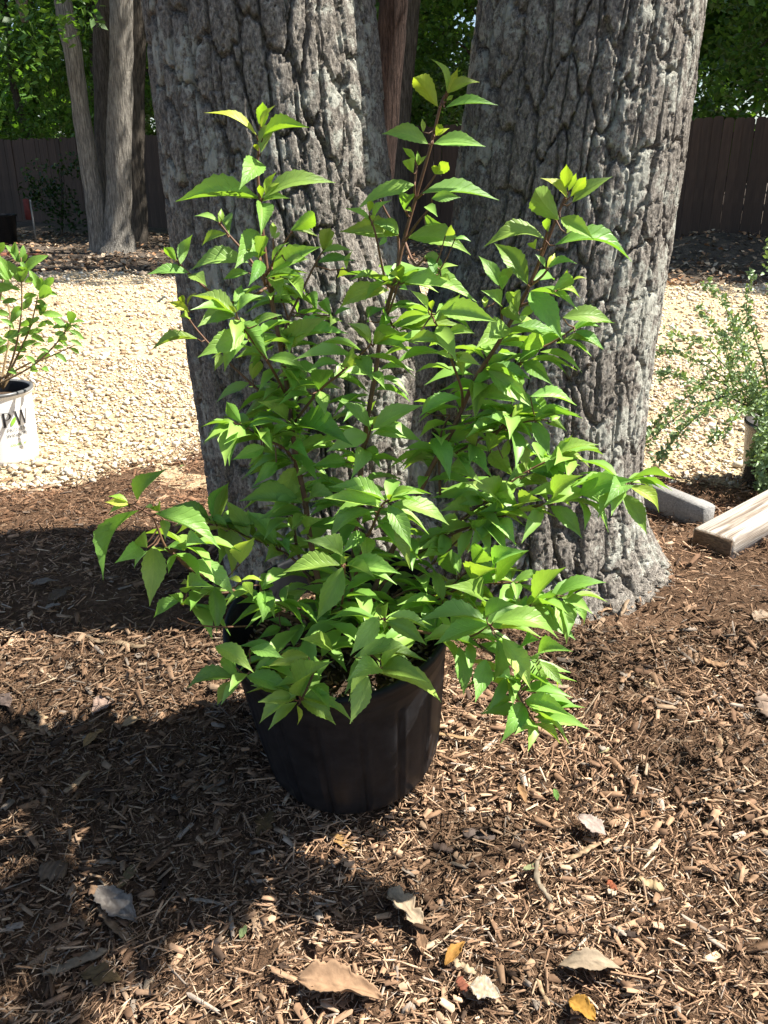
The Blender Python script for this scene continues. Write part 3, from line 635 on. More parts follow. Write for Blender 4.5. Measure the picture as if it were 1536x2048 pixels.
# base x, y, tip x, y, apparent width (in the enlargement), young (1) or not
LEAVES = {
'A': """715 230 725 70 65 1/715 220 800 90 30 1/690 270 380 135 50 1/725 285 1000 222 55 1/715 370 830 170 60/700 360 675 320 25 1/700 420 585 590 110
700 640 210 660 75/720 640 1155 548 80/715 660 885 640 45/715 650 565 640 30/740 610 805 485 35 1/718 640 705 560 35 1/735 620 840 545 20 1/720 670 715 860 90
465 780 320 745 28/470 790 480 700 40 1/480 770 530 855 70/510 850 365 920 50/215 1010 140 930 50 1/240 1030 310 855 55/290 1080 40 1090 60/300 1090 395 1160 70
640 1020 300 1065 95/695 835 560 1055 130/700 1000 745 860 65/700 990 635 940 35 1/710 990 750 960 30 1/715 1010 640 1160 75/640 1080 490 1120 50
780 870 785 780 50 1/785 880 830 840 30/890 830 1030 725 75 1/900 830 1050 865 40/785 1060 1072 925 105/780 1010 880 900 30/860 1010 1000 1000 45
1080 950 1125 815 70/1090 940 1145 880 30 1/1075 960 1260 950 40/1050 1020 1270 1010 50/1215 1060 1165 1110 55/1220 1060 1260 945 25
745 1110 975 1105 50/780 1120 830 1230 80/880 1120 960 1230 80/1000 1200 1045 1320 80/265 1260 240 1215 30 1/290 1310 165 1250 45 1/285 1340 230 1340 45 1/280 1270 340 1195 15 1
340 1470 60 1540 45/560 1340 305 1215 65/560 1280 600 1150 80/570 1310 730 1215 55/560 1335 380 1390 60/600 1375 755 1590 115/570 1320 520 1270 25 1
500 1290 340 1400 90/620 1440 340 1580 120/640 1480 500 1665 60/480 1560 440 1660 50/760 1590 975 1650 70/745 1580 560 1585 40/690 1390 840 1330 45
860 1530 1110 1340 110/870 1500 1230 1440 90/850 1500 950 1390 50/1130 1330 1080 1240 55/1140 1340 1120 1400 60/1150 1330 1250 1290 30""",
'B': """545 210 465 45 30 1/550 220 605 90 45 1/555 220 715 165 50 1/500 290 375 140 85 1/540 295 810 283 40/545 260 580 232 18/450 480 215 430 75/425 420 420 350 25 1/480 480 745 495 75/490 440 520 380 35 1/500 440 560 400 20 1
385 560 320 500 30 1/375 630 345 560 50 1/400 590 395 515 25 1/400 590 445 540 20 1/490 635 555 575 50 1/490 640 482 590 28 1/380 690 80 820 80/420 735 815 770 80/470 760 620 755 50/330 820 350 740 65/340 820 370 830 25/440 800 500 855 45
160 880 20 810 35 1/150 830 160 770 30 1/170 870 265 770 35 1/300 950 0 930 100/300 940 150 880 60/200 1000 240 960 35/350 960 670 1050 110/440 900 520 890 50/540 950 575 910 40/590 965 670 980 20
430 1060 550 1130 65/490 1150 450 1050 60/500 1130 605 1105 25/520 1160 570 1190 35/300 1190 310 1095 50 1/300 1170 245 1140 40 1/310 1190 370 1170 30/250 1230 0 1320 95/310 1220 350 1230 30/330 1190 700 1290 110
450 1330 360 1230 40/470 1330 475 1280 25 1/490 1390 615 1250 65/510 1330 810 1395 110/280 1430 510 1350 50/300 1440 650 1420 60/540 1460 690 1450 50/360 1490 540 1500 60/150 1390 240 1320 55/160 1490 40 1400 45/175 1500 280 1430 50 1
1150 720 1160 585 55 1/1165 760 1025 655 50 1/1180 750 1260 650 50 1/1190 780 1395 648 65/1120 870 1000 710 100/1170 720 1210 630 35 1/1130 860 1300 970 80/1100 1000 1495 1085 80/1050 970 735 1010 75/960 1200 790 990 110
1065 930 1060 860 35 1/1160 940 1190 890 30 1/1000 1020 990 985 40 1/1060 1120 1100 1040 40 1/1060 1120 1215 1095 40/1050 1110 1000 1045 25/1090 1230 1190 1160 60/1100 1230 1230 1270 30 1/1150 1180 1165 1120 20 1/1190 1180 1265 1170 15 1
820 1210 710 1055 70/830 1200 880 1110 50/830 1230 850 1150 40/820 1310 720 1230 60/740 1320 740 1260 40 1/970 1240 1140 1490 120/910 1350 895 1240 60/920 1360 1000 1310 40/930 1390 870 1310 60
1140 1370 1390 1390 85/1200 1430 1340 1420 35/1200 1440 1350 1530 50/1150 1480 1350 1535 45/860 1420 690 1530 100/880 1430 1110 1450 60/920 1530 1030 1460 80""",
'C': """490 540 305 700 120/570 720 400 600 110/350 490 150 610 65/370 470 420 360 60/885 380 700 415 55/890 400 960 310 80/1070 260 930 135 60/1090 260 1210 170 50 1/1090 260 1310 320 60/990 330 1080 480 90/1080 430 1155 530 60
1095 255 1110 195 40 1/760 530 820 410 100/770 540 800 680 80/690 540 640 530 35/580 500 700 410 90/300 720 215 600 60/260 720 160 740 30 1/270 740 75 855 60/340 760 230 810 40 1/350 750 510 720 50/400 790 490 895 75/490 800 610 735 45
440 870 250 945 80/430 900 345 980 50/510 960 370 1100 80/580 890 710 945 80/620 760 960 860 150/630 880 900 890 90/620 990 480 1280 130/920 960 720 980 80/740 990 620 1050 40/1060 750 875 590 80/1080 740 1150 675 25 1/1080 760 1380 620 100
1030 880 950 1060 100/1040 880 1130 1000 80/1370 660 1530 560 60/660 1200 290 1190 120/700 1190 880 1170 100/680 1140 755 1070 55/1150 1180 820 1105 90/1130 1230 790 1170 100/1190 1160 1350 1125 50 1/1170 1210 1310 1470 110/1190 1210 1530 1330 110
1180 1190 1195 1150 30 1/1090 1250 820 1430 80/1110 1310 1300 1590 110/350 1400 210 1180 120/510 1450 340 1250 120/130 1280 230 1080 70/530 1450 590 1510 80/700 1380 790 1290 70/620 1390 690 1310 80/890 1560 670 1420 110/890 1570 550 1610 90
930 1560 1250 1620 110/905 1560 945 1512 25 1/1030 1380 890 1500 80/1040 1400 1030 1550 100""",
'D': """540 390 780 590 110/540 370 780 440 70/470 450 465 660 100/500 520 690 560 80/770 530 1025 580 70/720 340 830 200 90/730 340 890 465 85/390 540 160 640 60/330 310 500 360 60/340 320 240 290 40/320 290 110 210 60/370 300 400 420 70
650 690 520 640 60/670 640 730 570 50 1/790 650 985 600 60/870 660 935 640 30 1/780 670 880 860 80/880 670 970 720 80/650 720 750 940 90/600 690 410 755 70/470 800 460 710 60/540 830 600 750 80/620 870 650 760 60/430 800 540 960 80/550 840 680 970 100
880 870 1150 795 70/960 860 1000 740 25 1/890 880 1100 920 40 1/880 890 1000 960 50/770 940 1000 1050 80/740 970 880 1040 70/890 1090 1060 960 100/730 960 640 1000 60/1040 1060 1350 985 120/1040 1060 1170 1120 70/1290 1020 1175 1130 90/1270 1060 1410 1285 90
1310 1020 1475 1165 70 1/1330 1000 1435 1032 22 1/880 1130 1055 1310 90/710 1150 840 1100 80/590 1210 690 1350 90/700 1130 650 1040 80/480 1290 510 1200 60/230 760 330 1000 110/330 920 510 1010 100/560 1130 400 1000 120/440 1180 270 1160 80/340 1290 460 1390 90/300 1390 170 1420 90
380 1500 330 1370 70/450 1440 510 1370 60/580 1500 760 1375 100""",
'E': """240 370 20 800 110/230 310 410 115 80/340 390 740 610 120/180 330 30 320 50 1/180 340 50 400 35 1/170 320 50 285 30 1/330 590 305 960 150/250 600 90 695 100/290 600 260 510 60/300 620 210 730 35/410 600 510 620 60/520 620 520 565 40 1/530 610 660 580 80
370 380 360 340 50 1/280 350 340 370 30/390 430 400 560 60/470 640 420 760 40/550 680 830 900 110/800 490 810 780 120/860 700 930 550 100/780 460 680 410 50/710 450 790 200 80/670 420 440 345 80/530 880 700 840 80/510 910 330 1030 70/500 950 610 985 50 1/510 940 420 890 50
700 840 715 1125 110/890 810 940 900 60 1/870 800 1010 810 30 1/870 805 780 790 35 1/1080 600 930 520 50/1090 620 1010 690 90/1010 870 1000 1060 110/710 1205 945 1368 110/850 1400 805 1220 65/840 1400 530 1470 85/840 1420 720 1570 60/900 1390 1200 1500 110
1220 1500 980 1680 90/1230 1540 1450 1690 90/1210 1570 1212 1690 30 1/1230 1510 1430 1300 110/1250 1520 1480 1600 90/1190 1530 970 1550 80/1110 1090 970 1160 60/1430 1220 1230 1160 90/920 1220 1130 1280 80/1280 1270 1030 1330 90/1180 1080 1030 1040 50/1270 860 1140 1000 80/1490 720 1330 1050 130""",
'F': """520 840 460 660 100/600 700 555 565 70/690 640 750 560 60/690 640 820 650 40/810 730 990 565 110/700 760 820 660 100/800 740 690 760 60/910 740 1120 710 50/920 740 930 850 60/940 740 1000 725 20 1/1020 850 1205 655 110/1150 810 1430 740 70
1140 820 1210 1085 100/1210 830 1350 780 30 1/1220 850 1305 980 50/1020 870 1260 1060 110/720 910 530 760 110/680 780 830 860 80/760 940 930 860 90/480 900 230 850 120/930 880 980 930 80/780 970 370 960 90/790 970 470 1090 110/800 960 1165 1055 110
830 1000 1060 970 50 1/820 1050 800 1290 80/850 1050 1010 1340 120/950 1100 1060 1060 70/1000 1150 1060 1330 60/1050 1170 1245 1125 100/1060 1180 1190 1320 70/1070 1210 1160 1340 30 1/610 1100 635 1370 100/760 1170 700 1410 110/900 1290 830 1270 60
960 1410 840 1640 110/980 1400 1240 1490 110/1030 1540 920 1590 70/1035 1530 1175 1640 50 1/900 1330 910 1430 50/160 930 0 1150 110/200 940 205 860 45 1/210 960 430 1090 90/170 930 180 850 30/190 960 190 1010 30 1/220 930 450 1010 60
160 1210 -20 1290 110/180 1210 290 1100 50 1/180 1220 440 1300 110/100 1260 0 1530 110/150 1240 510 1410 100/20 1160 430 1180 80"""}
FRONT = set('djklmnopqTUV')
def nearest(px, py):
    d = np.hypot(SARR[:, 0]-px, SARR[:, 1]-py)
    # among stems almost as near, prefer the one standing furthest forward
    k = np.where(d < d.min()+7)[0]; k = k[np.argmin(SARR[k, 2])]
    return SARR[k], SKEY[k], d[k]
LIST = []
for cr, txt in LEAVES.items():
    ox, oy, sc_ = CROPS[cr]
    for w in txt.replace('\n', '/').split('/'):
        f_ = [float(q) for q in w.split()]
        LIST.append((ox+f_[0]*sc_, oy+f_[1]*sc_, ox+f_[2]*sc_, oy+f_[3]*sc_, f_[4]*sc_, len(f_) > 5))
petioles = []; rest = []
LIST.sort(key=lambda q: -q[4]*math.hypot(q[0]-q[2], q[1]-q[3]))
lr = random.Random(3)
for k, (bx, by, tx, ty, w, young) in enumerate(LIST):
    sp, key, dist = nearest(bx, by)
    yb = sp[2]
    S3 = PX(sp[0], sp[1], yb); B3 = PX(bx, by, yb-(0.012 if dist > 5 else 0.0))
    spx = (B3-CAM).length/FPX
    L2 = math.hypot(tx-bx, ty-by)*spx; Wa = w*spx
    want = min(3.05*Wa, 0.14); dy = 0.0
    if want > L2: dy = -math.sqrt(want*want-L2*L2)
    dy = max(dy, -0.09)
    if dy == 0: dy = lr.uniform(-.018, .012)*L2/0.1
    elif key not in FRONT and lr.random() < 0.25: dy = -dy*0.6
    T3 = PX(tx, ty, B3.y+dy)
    Mx_ = leaf_frame(B3, T3, Wa*1.04, 3.7, lr)
    c = lr.choice(YOUNG) if young else lr.choice(GREENS)
    g = lr.uniform(.78, 1.18); c = (c[0]*g*lr.uniform(.85, 1.2), c[1]*g, c[2]*g)
    if dist > 2.5: petioles.append((S3, B3, key))
    if k < 300:
        o = link('leaf', LEAF_ME[lr.randrange(8)], None, stem_obj[key]); o.matrix_local = Mx_; o.color = (*c, 1)
    else: rest.append((Mx_, c))
# petioles: joined to their own stems' meshes would be too fine to pick apart
pv = []
for S3, B3, key in petioles:
    mid = (S3+B3)/2+Vector((0, 0, -0.004))
    pv.append(tube_np([S3, mid, B3], [.0014, .0011, .0009], 5, False))
V, Q, T = join(pv); o = link('petioles', np_mesh('petioles', V, Q, T), M_STEM, shrub, True); o['kind'] = 'stuff'
# small shaded leaves inside the bush
for _ in range(1150):
    k = lr.randrange(len(SPTS)); sx, sy, yy, key = SPTS[k]
    if sy < 560 or key in 'uwvHIJGdCDE': continue
    if sy < 700 and lr.random() < .5: continue
    B = PX(sx, sy, yy); an = lr.uniform(0, 6.28); L = lr.uniform(.05, .095)
    d = Vector((math.cos(an), math.sin(an)*0.8+0.1, lr.uniform(-.5, .25))).normalized()
    B = B+d*.006
    n_ = Vector((lr.gauss(.25, .3), lr.gauss(0, .3), 1)); n_ = (n_-d*n_.dot(d)).normalized(); s_ = d.cross(n_); W_l = L*lr.uniform(.28, .38)
    rest.append((Matrix(((s_.x*W_l, d.x*L, n_.x*L, B.x), (s_.y*W_l, d.y*L, n_.y*L, B.y), (s_.z*W_l, d.z*L, n_.z*L, B.z), (0, 0, 0, 1))), lr.choice(GREENS)))
tv, tq, _ = leaf_template(10, .5, .1, .1, .1, .05, 0, 1, 2)
n = len(rest)
mats_ = np.array([np.array(m.to_3x3()) for m, c in rest]); pos = np.array([list(m.translation) for m, c in rest])
o = link('foliage', scatter('foliage', tv, tq, None, pos, mats_, np.array([c for m, c in rest])), M_LEAFT, shrub, True); o['kind'] = 'stuff'
# a bare thin twig leaning over the rim
P = [PX(505, 1252, 1.22), PX(440, 1254, 1.15), PX(390, 1249, 1.11), PX(362, 1240, 1.09), PX(355, 1236, 1.085)]
V, Q, T = tube_np(smooth_path(P, 5), np.linspace(.0016, .0008, 21), 5); link('twig', np_mesh('twig', V, Q, T), M_STEM, shrub, True)
# small white tag on the left branch
V, Q, T = box_np(.006, .024, .0016, .0005)
me = np_mesh('plant_tag', V, Q, T); t_ = PX(323, 599, 1.395)
me.transform(Matrix.Translation(t_) @ Matrix.Rotation(.9, 4, 'Z') @ Matrix.Rotation(-.5, 4, 'X'))
link('plant_tag', me, plain('white_plastic', (.75, .75, .73), .4), stem_obj['v'])
V, Q, T = tube_np([t_+Vector((.006, 0, -.004)), PX(345, 604, 1.40), PX(366, 608, 1.40)], [.0009]*3, 5); link('tag_tie', np_mesh('tag_tie', V, Q, T), M_STEM, stem_obj['v'])

# ------------------------------------------------------------------ white labelled pot and its hydrangea
M_WHITEPOT = plain('white_plastic_pot', (0.80, 0.79, 0.76), 0.42, 12, 0.04, 0.03, 0.4)
WP = Vector((-1.56, 3.27, -0.035)); WH, WR, WB = .296, .150, .137
wpot = thing('white_pot', WP, 'white plastic plant pot with a dark printed logo standing on the gravel', 'pot')
V, Q, T = lathe_np([(WB-.01, 0), (WB, .004), (WB+.001, .03), (WR-.005, .262), (WR-.003, .275), (WR, .278), (WR+.004, .285), (WR+.004, WH-.003), (WR+.001, WH), (WR-.006, WH)], 72)
V[:, 0] *= 1+0.015*np.sin(np.arctan2(V[:, 1], V[:, 0])*2); V += np.array(WP)
link('pot_wall', np_mesh('pot_wall', V, Q), M_WHITEPOT, wpot, True)
V, Q, T = lathe_np([(WR+.0042, WH-.010), (WR+.0062, WH-.006), (WR+.005, WH+.001), (WR-.004, WH+.002), (WR-.0085, WH-.004)], 72); V += np.array(WP)
link('rim', np_mesh('rim', V, Q), plain('dark_grey_rim', (.12, .12, .12), .3), wpot, True)
V, Q, T = lathe_np([(WR-.006, WH-.001), (WR-.010, WH-.01), (WR-.014, .2)], 60); V += np.array(WP); link('inner_wall', np_mesh('inner_wall', V, Q), M_BLACKPOT, wpot, True)
V, Q, T = lathe_np([(WR-.0115, .245), (.09, .25), (.002, .252)], 40); V += np.array(WP)
link('potting_soil', np_mesh('potting_soil', V, Q), M_POTSOIL, wpot, True)
M_INK = plain('dark_ink', (.022, .022, .026), .5, 30, .1); M_INKG = plain('green_ink', (.22, .42, .05), .5, 30, .1); M_INKS = plain('grey_ink', (.07, .07, .07), .5, 30, .1)
FACE = math.atan2(-WP.y, -WP.x)                     # direction of the viewer from the pot
def wrap(me, ang, zc, name, m):
    for v in me.vertices:
        z = zc+v.co.y; r = WB+(WR-.005-WB)*max(0, min(1, (z-.03)/.232))+.0016+v.co.z
        a = FACE+ang+v.co.x/WR
        v.co = (WP.x+r*math.cos(a), WP.y+r*math.sin(a), WP.z+z)
    return link(name, me, m, wpot)
def text_me(s, size, spacing=1.0, bold=0.0):
    cu = bpy.data.curves.new('lettering', 'FONT'); cu.body = s; cu.size = size; cu.space_character = spacing; cu.align_x = 'CENTER'; cu.offset = bold; cu.resolution_u = 4
    ob = bpy.data.objects.new('lettering', cu); COL.objects.link(ob)
    dg = bpy.context.evaluated_depsgraph_get(); me = bpy.data.meshes.new_from_object(ob.evaluated_get(dg)); me.name = 'lettering'
    bpy.data.objects.remove(ob); bpy.data.curves.remove(cu); return me
def poly_me(polys, curve=False):
    V, T = [], []
    import mathutils
    for p in polys:
        b = len(V); V += [(x_, y_, 0) for x_, y_ in p]
        for t3 in mathutils.geometry.tessellate_polygon([[Vector((x_, y_, 0)) for x_, y_ in p]]): T.append(tuple(b+q for q in t3))
    me = bpy.data.meshes.new('lettering'); me.from_pydata(V, [], T); return me
def bar(x0, y0, x1, y1, w):
    return [(x0-w/2, y0), (x0+w/2, y0), (x1+w/2, y1), (x1-w/2, y1)]
LA = math.radians(28)
h_ = .058
# serif P: stem, serifs, bowl
P_ = [bar(-.040, 0, -.040, h_, .008), [(-.049, 0), (-.031, 0), (-.031, .002), (-.049, .002)], [(-.049, h_), (-.030, h_), (-.030, h_-.002), (-.049, h_-.002)]]
bo = [(-.036+.021*math.sin(a), h_-.0155+.0155*math.cos(a)) for a in np.linspace(0, math.pi, 14)]
bi = [(-.036+.0145*math.sin(a), h_-.0155+.0137*math.cos(a)) for a in np.linspace(0, math.pi, 14)]
for k in range(13): P_.append([bo[k], bo[k+1], bi[k+1], bi[k]])
W_ = [bar(.006, 0, -.006, h_, .007), bar(.006, 0, .018, h_, .0026), bar(.030, 0, .018, h_, .007), bar(.030, 0, .042, h_, .0026),
      [(-.014, h_), (.003, h_), (.003, h_-.002), (-.014, h_-.002)], [(.010, h_), (.026, h_), (.026, h_-.002), (.010, h_-.002)], [(.036, h_), (.048, h_), (.048, h_-.002), (.036, h_-.002)]]
W_ = [[(x_+.007, y_) for x_, y_ in p] for p in W_]
lm_ = poly_me(P_+W_); lm_.transform(Matrix.Scale(1.18, 4, (1, 0, 0))); wrap(lm_, LA, .165, 'logo_letters', M_INK)
lf = [(-.026, .003), (-.014, .006), (-.004, .016), (.001, .028), (-.002, .038), (-.014, .030), (-.022, .018)]
lm = poly_me([lf]); lm.transform(Matrix.Translation((0, 0, .0008))); wrap(lm, LA, .165, 'logo_leaf', M_INKG)
wrap(text_me('PROVEN', .021, 1.12), LA, .143, 'lettering', M_INKS)
wrap(text_me('WINNERS', .021, 1.08), LA, .121, 'lettering', M_INKS)
wrap(poly_me([[(-.045+.01*q, 0), (-.035+.01*q, 0), (-.035+.01*q, .0010), (-.045+.01*q, .0010)] for q in range(9)]), LA, .109, 'printed_rule', M_INKS)
wrap(text_me('COLOR', .0125, 1.1, .0004), LA-.10, .085, 'lettering', M_INKG)
wrap(poly_me([[(.024, 0), (.030, .001), (.036, .010), (.028, .008)], [(.031, .001), (.035, -.001), (.046, .011), (.040, .010)]]), LA-.03, .085, 'logo_leaf', M_INKG)
wrap(text_me('FLOWERING', .0075, 1.35), LA-.04, .072, 'lettering', M_INKS)

hyd = thing('hydrangea_shrub', WP+Vector((0, 0, .25)), 'young rounded-leaf green shrub growing in the white pot', 'shrub')
HST = [[(5,775,3.27),(30,700,3.25),(43,620,3.22),(42,515,3.20)], [(-25,778,3.22),(60,735,3.2),(110,690,3.14),(142,645,3.12)], [(5,775,3.27),(45,690,3.3),(62,650,3.3),(76,590,3.3)],
       [(-30,776,3.25),(55,728,3.25),(95,715,3.22),(150,690,3.2)], [(0,775,3.27),(-5,640,3.3),(5,560,3.3),(-10,510,3.3)], [(-5,775,3.27),(-60,680,3.25),(-80,560,3.2)],
       [(0,775,3.3),(20,660,3.38),(15,600,3.42)], [(-10,778,3.2),(-90,720,3.15),(-140,650,3.1)], [(5,778,3.3),(40,735,3.34),(90,740,3.36)], [(-40,770,3.25),(-30,700,3.2),(-5,640,3.15)]]
hobj = []; hpts = []
for P in HST:
    path = smooth_path([PX(*p) for p in P], 6)
    V, Q, T = tube_np(path, np.linspace(.005, .0022, len(path)), 6)
    hobj.append(link('stem', np_mesh('stem', V, Q, T), M_STEM, hyd, True))
    for p in smooth_path([Vector(p) for p in P], 8): hpts.append((p.x, p.y, p.z, len(hobj)-1))
HARR = np.array(hpts)
M_HSTEM = plain('tan_stem', (.24, .16, .08), .7, 50, .3)
for q in hobj: q.data.materials[0] = M_HSTEM
HL = """35 525 15 497 10/38 525 32 492 9/40 525 45 497 9/42 526 52 512 9/48 545 87 518 13/40 565 20 530 17/42 567 45 540 20/50 565 62 558 10/78 582 62 548 15/80 580 82 560 12/82 580 102 560 14/75 590 52 595 12/78 598 95 578 20
95 585 112 590 9/75 600 90 612 12/22 560 -2 520 15/18 565 -5 540 15/28 575 -8 580 18/40 580 22 575 12/35 600 10 605 15/40 612 25 640 17/42 620 60 600 15/85 628 118 632 11/80 632 88 610 14/78 634 65 645 12/105 636 128 655 9/88 642 105 650 11
140 648 143 628 18/142 648 165 645 5/143 650 157 655 6/138 660 162 675 11/140 680 160 690 9/132 668 114 668 9/60 655 40 665 16/75 655 90 645 8/45 665 15 672 14/62 672 85 682 10/95 685 103 678 10/118 680 132 690 9/128 695 112 695 7/140 696 155 705 9
100 705 83 700 10/100 708 78 718 12/105 708 128 722 8/65 690 80 688 8/55 700 25 700 10/52 712 70 726 11/45 695 68 685 10/40 690 20 680 12/60 742 70 738 14/20 742 32 748 12/85 735 95 742 11/30 720 45 712 9/25 650 5 640 13/20 630 -5 625 13
10 600 -15 590 15/0 620 -20 640 14/15 680 -8 690 13/-60 680 -90 660 16/-70 620 -45 600 16/-80 560 -60 540 16/-80 560 -100 545 16/-140 650 -160 640 16/-90 720 -110 740 14/20 690 0 705 12/10 640 25 655 12/5 560 -8 545 14/-10 510 5 490 12/-10 510 -25 492 12"""
hr = random.Random(5)
for _ in range(70):
    q = hpts[hr.randrange(len(hpts))]
    if q[1] < 690: a_ = hr.uniform(0, 6.28); l_ = hr.uniform(16, 30); HL += '/%.0f %.0f %.0f %.0f %.0f' % (q[0], q[1], q[0]+l_*math.cos(a_), q[1]+.6*l_*math.sin(a_), hr.uniform(8, 14))
for w in HL.replace('\n', '/').split('/'):
    bx, by, tx, ty, wd = [float(q) for q in w.split()]
    k = int(np.argmin(np.hypot(HARR[:, 0]-bx, HARR[:, 1]-by))); yy = HARR[k, 2]
    B = PX(bx, by, yy); s_ = B.y/FPX*1.05; tx, ty = bx+(tx-bx)*1.25, by+(ty-by)*1.25; L2 = math.hypot(tx-bx, ty-by)*s_; Wa = wd*s_*1.3
    dy = -math.sqrt(max(0, min(1.7*Wa, .1)**2-L2*L2)) if 1.7*Wa > L2 else hr.uniform(-.02, .02)
    o = link('leaf', HYD_ME[hr.randrange(3)], None, hobj[int(HARR[k, 3])]); o.matrix_local = leaf_frame(B, PX(tx, ty, yy+dy), Wa, 2.6, hr)
    g = hr.uniform(.8, 1.15); o.color = (.19*g, .36*g, .07*g, 1)

# ------------------------------------------------------------------ wispy shrub in a dark pot on the right
BP = PG(1550, 966); BP.z = gz(BP.x, BP.y)-.02
M_BROWNPOT = plain('dark_brown_plastic', (.045, .036, .03), .22, 20, .3, .03, .6)
dpot = thing('dark_pot', BP, 'dark glossy plastic pot hidden under a wispy fine-leaved shrub', 'pot')
V, Q, T = lathe_np([(.105, 0), (.112, .006), (.133, .225), (.138, .228), (.140, .25), (.134, .252), (.13, .22), (.002, .215)], 56); V += np.array(BP)
link('pot_wall', np_mesh('pot_wall', V, Q), M_BROWNPOT, dpot, True)
wis = thing('wispy_shrub', BP+Vector((0, 0, .22)), 'wispy shrub of thin arching green twigs with tiny leaves in the dark pot', 'shrub')
y0 = BP.y
WST = [[(1545,840,y0),(1470,800,y0-.1),(1440,795,y0-.12),(1360,830,y0-.18),(1300,880,y0-.2),(1272,903,y0-.2)],
 [(1540,840,y0),(1470,780,y0+.05),(1452,700,y0+.1),(1430,660,y0+.1),(1398,622,y0+.1)], [(1550,840,y0),(1530,740,y0),(1505,660,y0),(1493,620,y0),(1503,545,y0)],
 [(1545,840,y0),(1500,720,y0+.1),(1470,660,y0+.15),(1445,605,y0+.15),(1408,568,y0+.15)], [(1540,845,y0),(1440,810,y0-.2),(1400,830,y0-.25),(1365,860,y0-.25),(1330,900,y0-.25),(1312,918,y0-.25)],
 [(1540,840,y0),(1470,770,y0+.1),(1400,725,y0+.15),(1350,702,y0+.15),(1305,706,y0+.15)], [(1545,840,y0),(1450,790,y0+.05),(1390,770,y0+.05),(1340,745,y0),(1318,752,y0)],
 [(1545,840,y0),(1430,760,y0+.15),(1380,790,y0+.1),(1330,830,y0),(1290,870,y0)], [(1550,840,y0),(1500,760,y0-.1),(1480,690,y0-.15),(1462,640,y0-.15)],
 [(1560,840,y0),(1560,700,y0),(1545,600,y0),(1540,480,y0)], [(1560,840,y0),(1590,700,y0),(1620,600,y0)], [(1550,845,y0),(1490,820,y0-.2),(1450,860,y0-.25),(1420,880,y0-.25)],
 [(1545,840,y0),(1420,700,y0+.2),(1380,680,y0+.2),(1330,665,y0+.2)]]
wr = random.Random(9)
for k in range(26):                       # the skirt of twigs that hangs over the pot
    a0 = wr.uniform(1508, 1640); e_ = wr.uniform(880, 1012); dd = wr.uniform(-.34, -.12)
    WST.append([(1555+wr.uniform(-25, 25), 842, y0), (1555+(a0-1555)*.6, wr.uniform(790, 845), y0+dd*.6), (a0, (e_+840)/2, y0+dd), (a0+wr.uniform(-22, 12), e_, y0+dd)])
for k in range(16):
    a0 = wr.uniform(1440, 1640); e_ = wr.uniform(640, 800); dd = wr.uniform(-.2, .25)
    WST.append([(1555, 842, y0), (1555+(a0-1555)*.6, (e_+842)/2+20, y0+dd*.5), (a0, e_, y0+dd)])
lpos, lmat, lcol = [], [], []
for k, P in enumerate(WST):
    path = smooth_path([PX(*p) for p in P], 7)
    for q in path: q.z = max(q.z, gz(q.x, q.y)+.012)
    V, Q, T = tube_np(path, np.linspace(.0035 if k < 13 else .0022, .0011, len(path)), 5)
    link('twig', np_mesh('twig', V, Q, T), M_DARKBARK if k in (0, 7) else M_GREENSTEM, wis, True)
    bare = 8 if k in (0,) else 2
    for q in path[bare:]:
        for _ in range(8 if k > 12 else 6):
            d = Vector((wr.gauss(0, 1), wr.gauss(0, 1), wr.gauss(.4, .8))).normalized(); L = wr.uniform(.013, .027)
            B = q+Vector((wr.gauss(0, .008), wr.gauss(0, .008), wr.gauss(0, .010)))
            m3 = leaf_frame(B, B+d*L, L*.42, 2.4, wr)
            lpos.append(list(B)); lmat.append(np.array(m3.to_3x3())); g = wr.uniform(.7, 1.2); lcol.append((.21*g, .31*g, .13*g))
tv, tq, _ = leaf_template(3, .4, .1, 0, 0, 0, 1, 1, 1)
o = link('foliage', scatter('foliage', tv, tq, None, np.array(lpos), np.array(lmat), np.array(lcol)), M_BROOM, wis, True); o['kind'] = 'stuff'

# ------------------------------------------------------------------ concrete block, timber, paver
def block(name, A, B, depth, height, bev, m, label, cat, ext=0.0, tilt=0.0, sink=.01):
    d = Vector((B.x-A.x, B.y-A.y, 0)); L = d.length+ext; d.normalize(); nrm = Vector((-d.y, d.x, 0))
    A2 = B-d*L
    c = (A2+B)/2+nrm*depth/2
    V, Q, T = box_np(L, depth, height, bev)
    # extra rings along the length so that the edges wander a little
    me = np_mesh(name, V, Q, T)
    me.transform(Matrix.Translation((c.x, c.y, min(A.z, B.z)-sink)) @ Matrix.Rotation(math.atan2(d.y, d.x), 4, 'Z') @ Matrix.Rotation(tilt, 4, 'Y'))
    o = link(name, me, m); tag(o, label, cat); return o
M_CONC = soil_mat('concrete', [(0.3, (.17, .16, .15)), (0.55, (.27, .26, .245)), (0.75, (.38, .365, .345))], (160, 6), .004)
m, nt, nd, ln, b = mat('weathered_timber')
v_ = mapping(nd, ln, coords(nd), (1, 1, 1)); 
wv = nd.new('ShaderNodeTexWave'); wv.wave_type = 'RINGS'; wv.inputs['Scale'].default_value = 14; wv.inputs['Distortion'].default_value = 5.0; wv.inputs['Detail'].default_value = 3
TIMBER_DIR = None
ln.new(v_, wv.inputs[0])
nz = noise(nd, ln, v_, 40, 5)
r_ = ramp(nd, ln, wv.outputs[0], [(0.0, (.25, .21, .17)), (0.18, (.42, .37, .31)), (1.0, (.50, .455, .39))])
r2 = ramp(nd, ln, noise(nd, ln, v_, 7, 4).outputs[0], [(0.45, (1, 1, 1)), (0.62, (.5, .43, .37))])
cc = mixc(nd, ln, 1.0, r_.outputs[0], r2.outputs[0], 'MULTIPLY'); ln.new(cc, b.inputs['Base Color']); b.inputs['Roughness'].default_value = .85
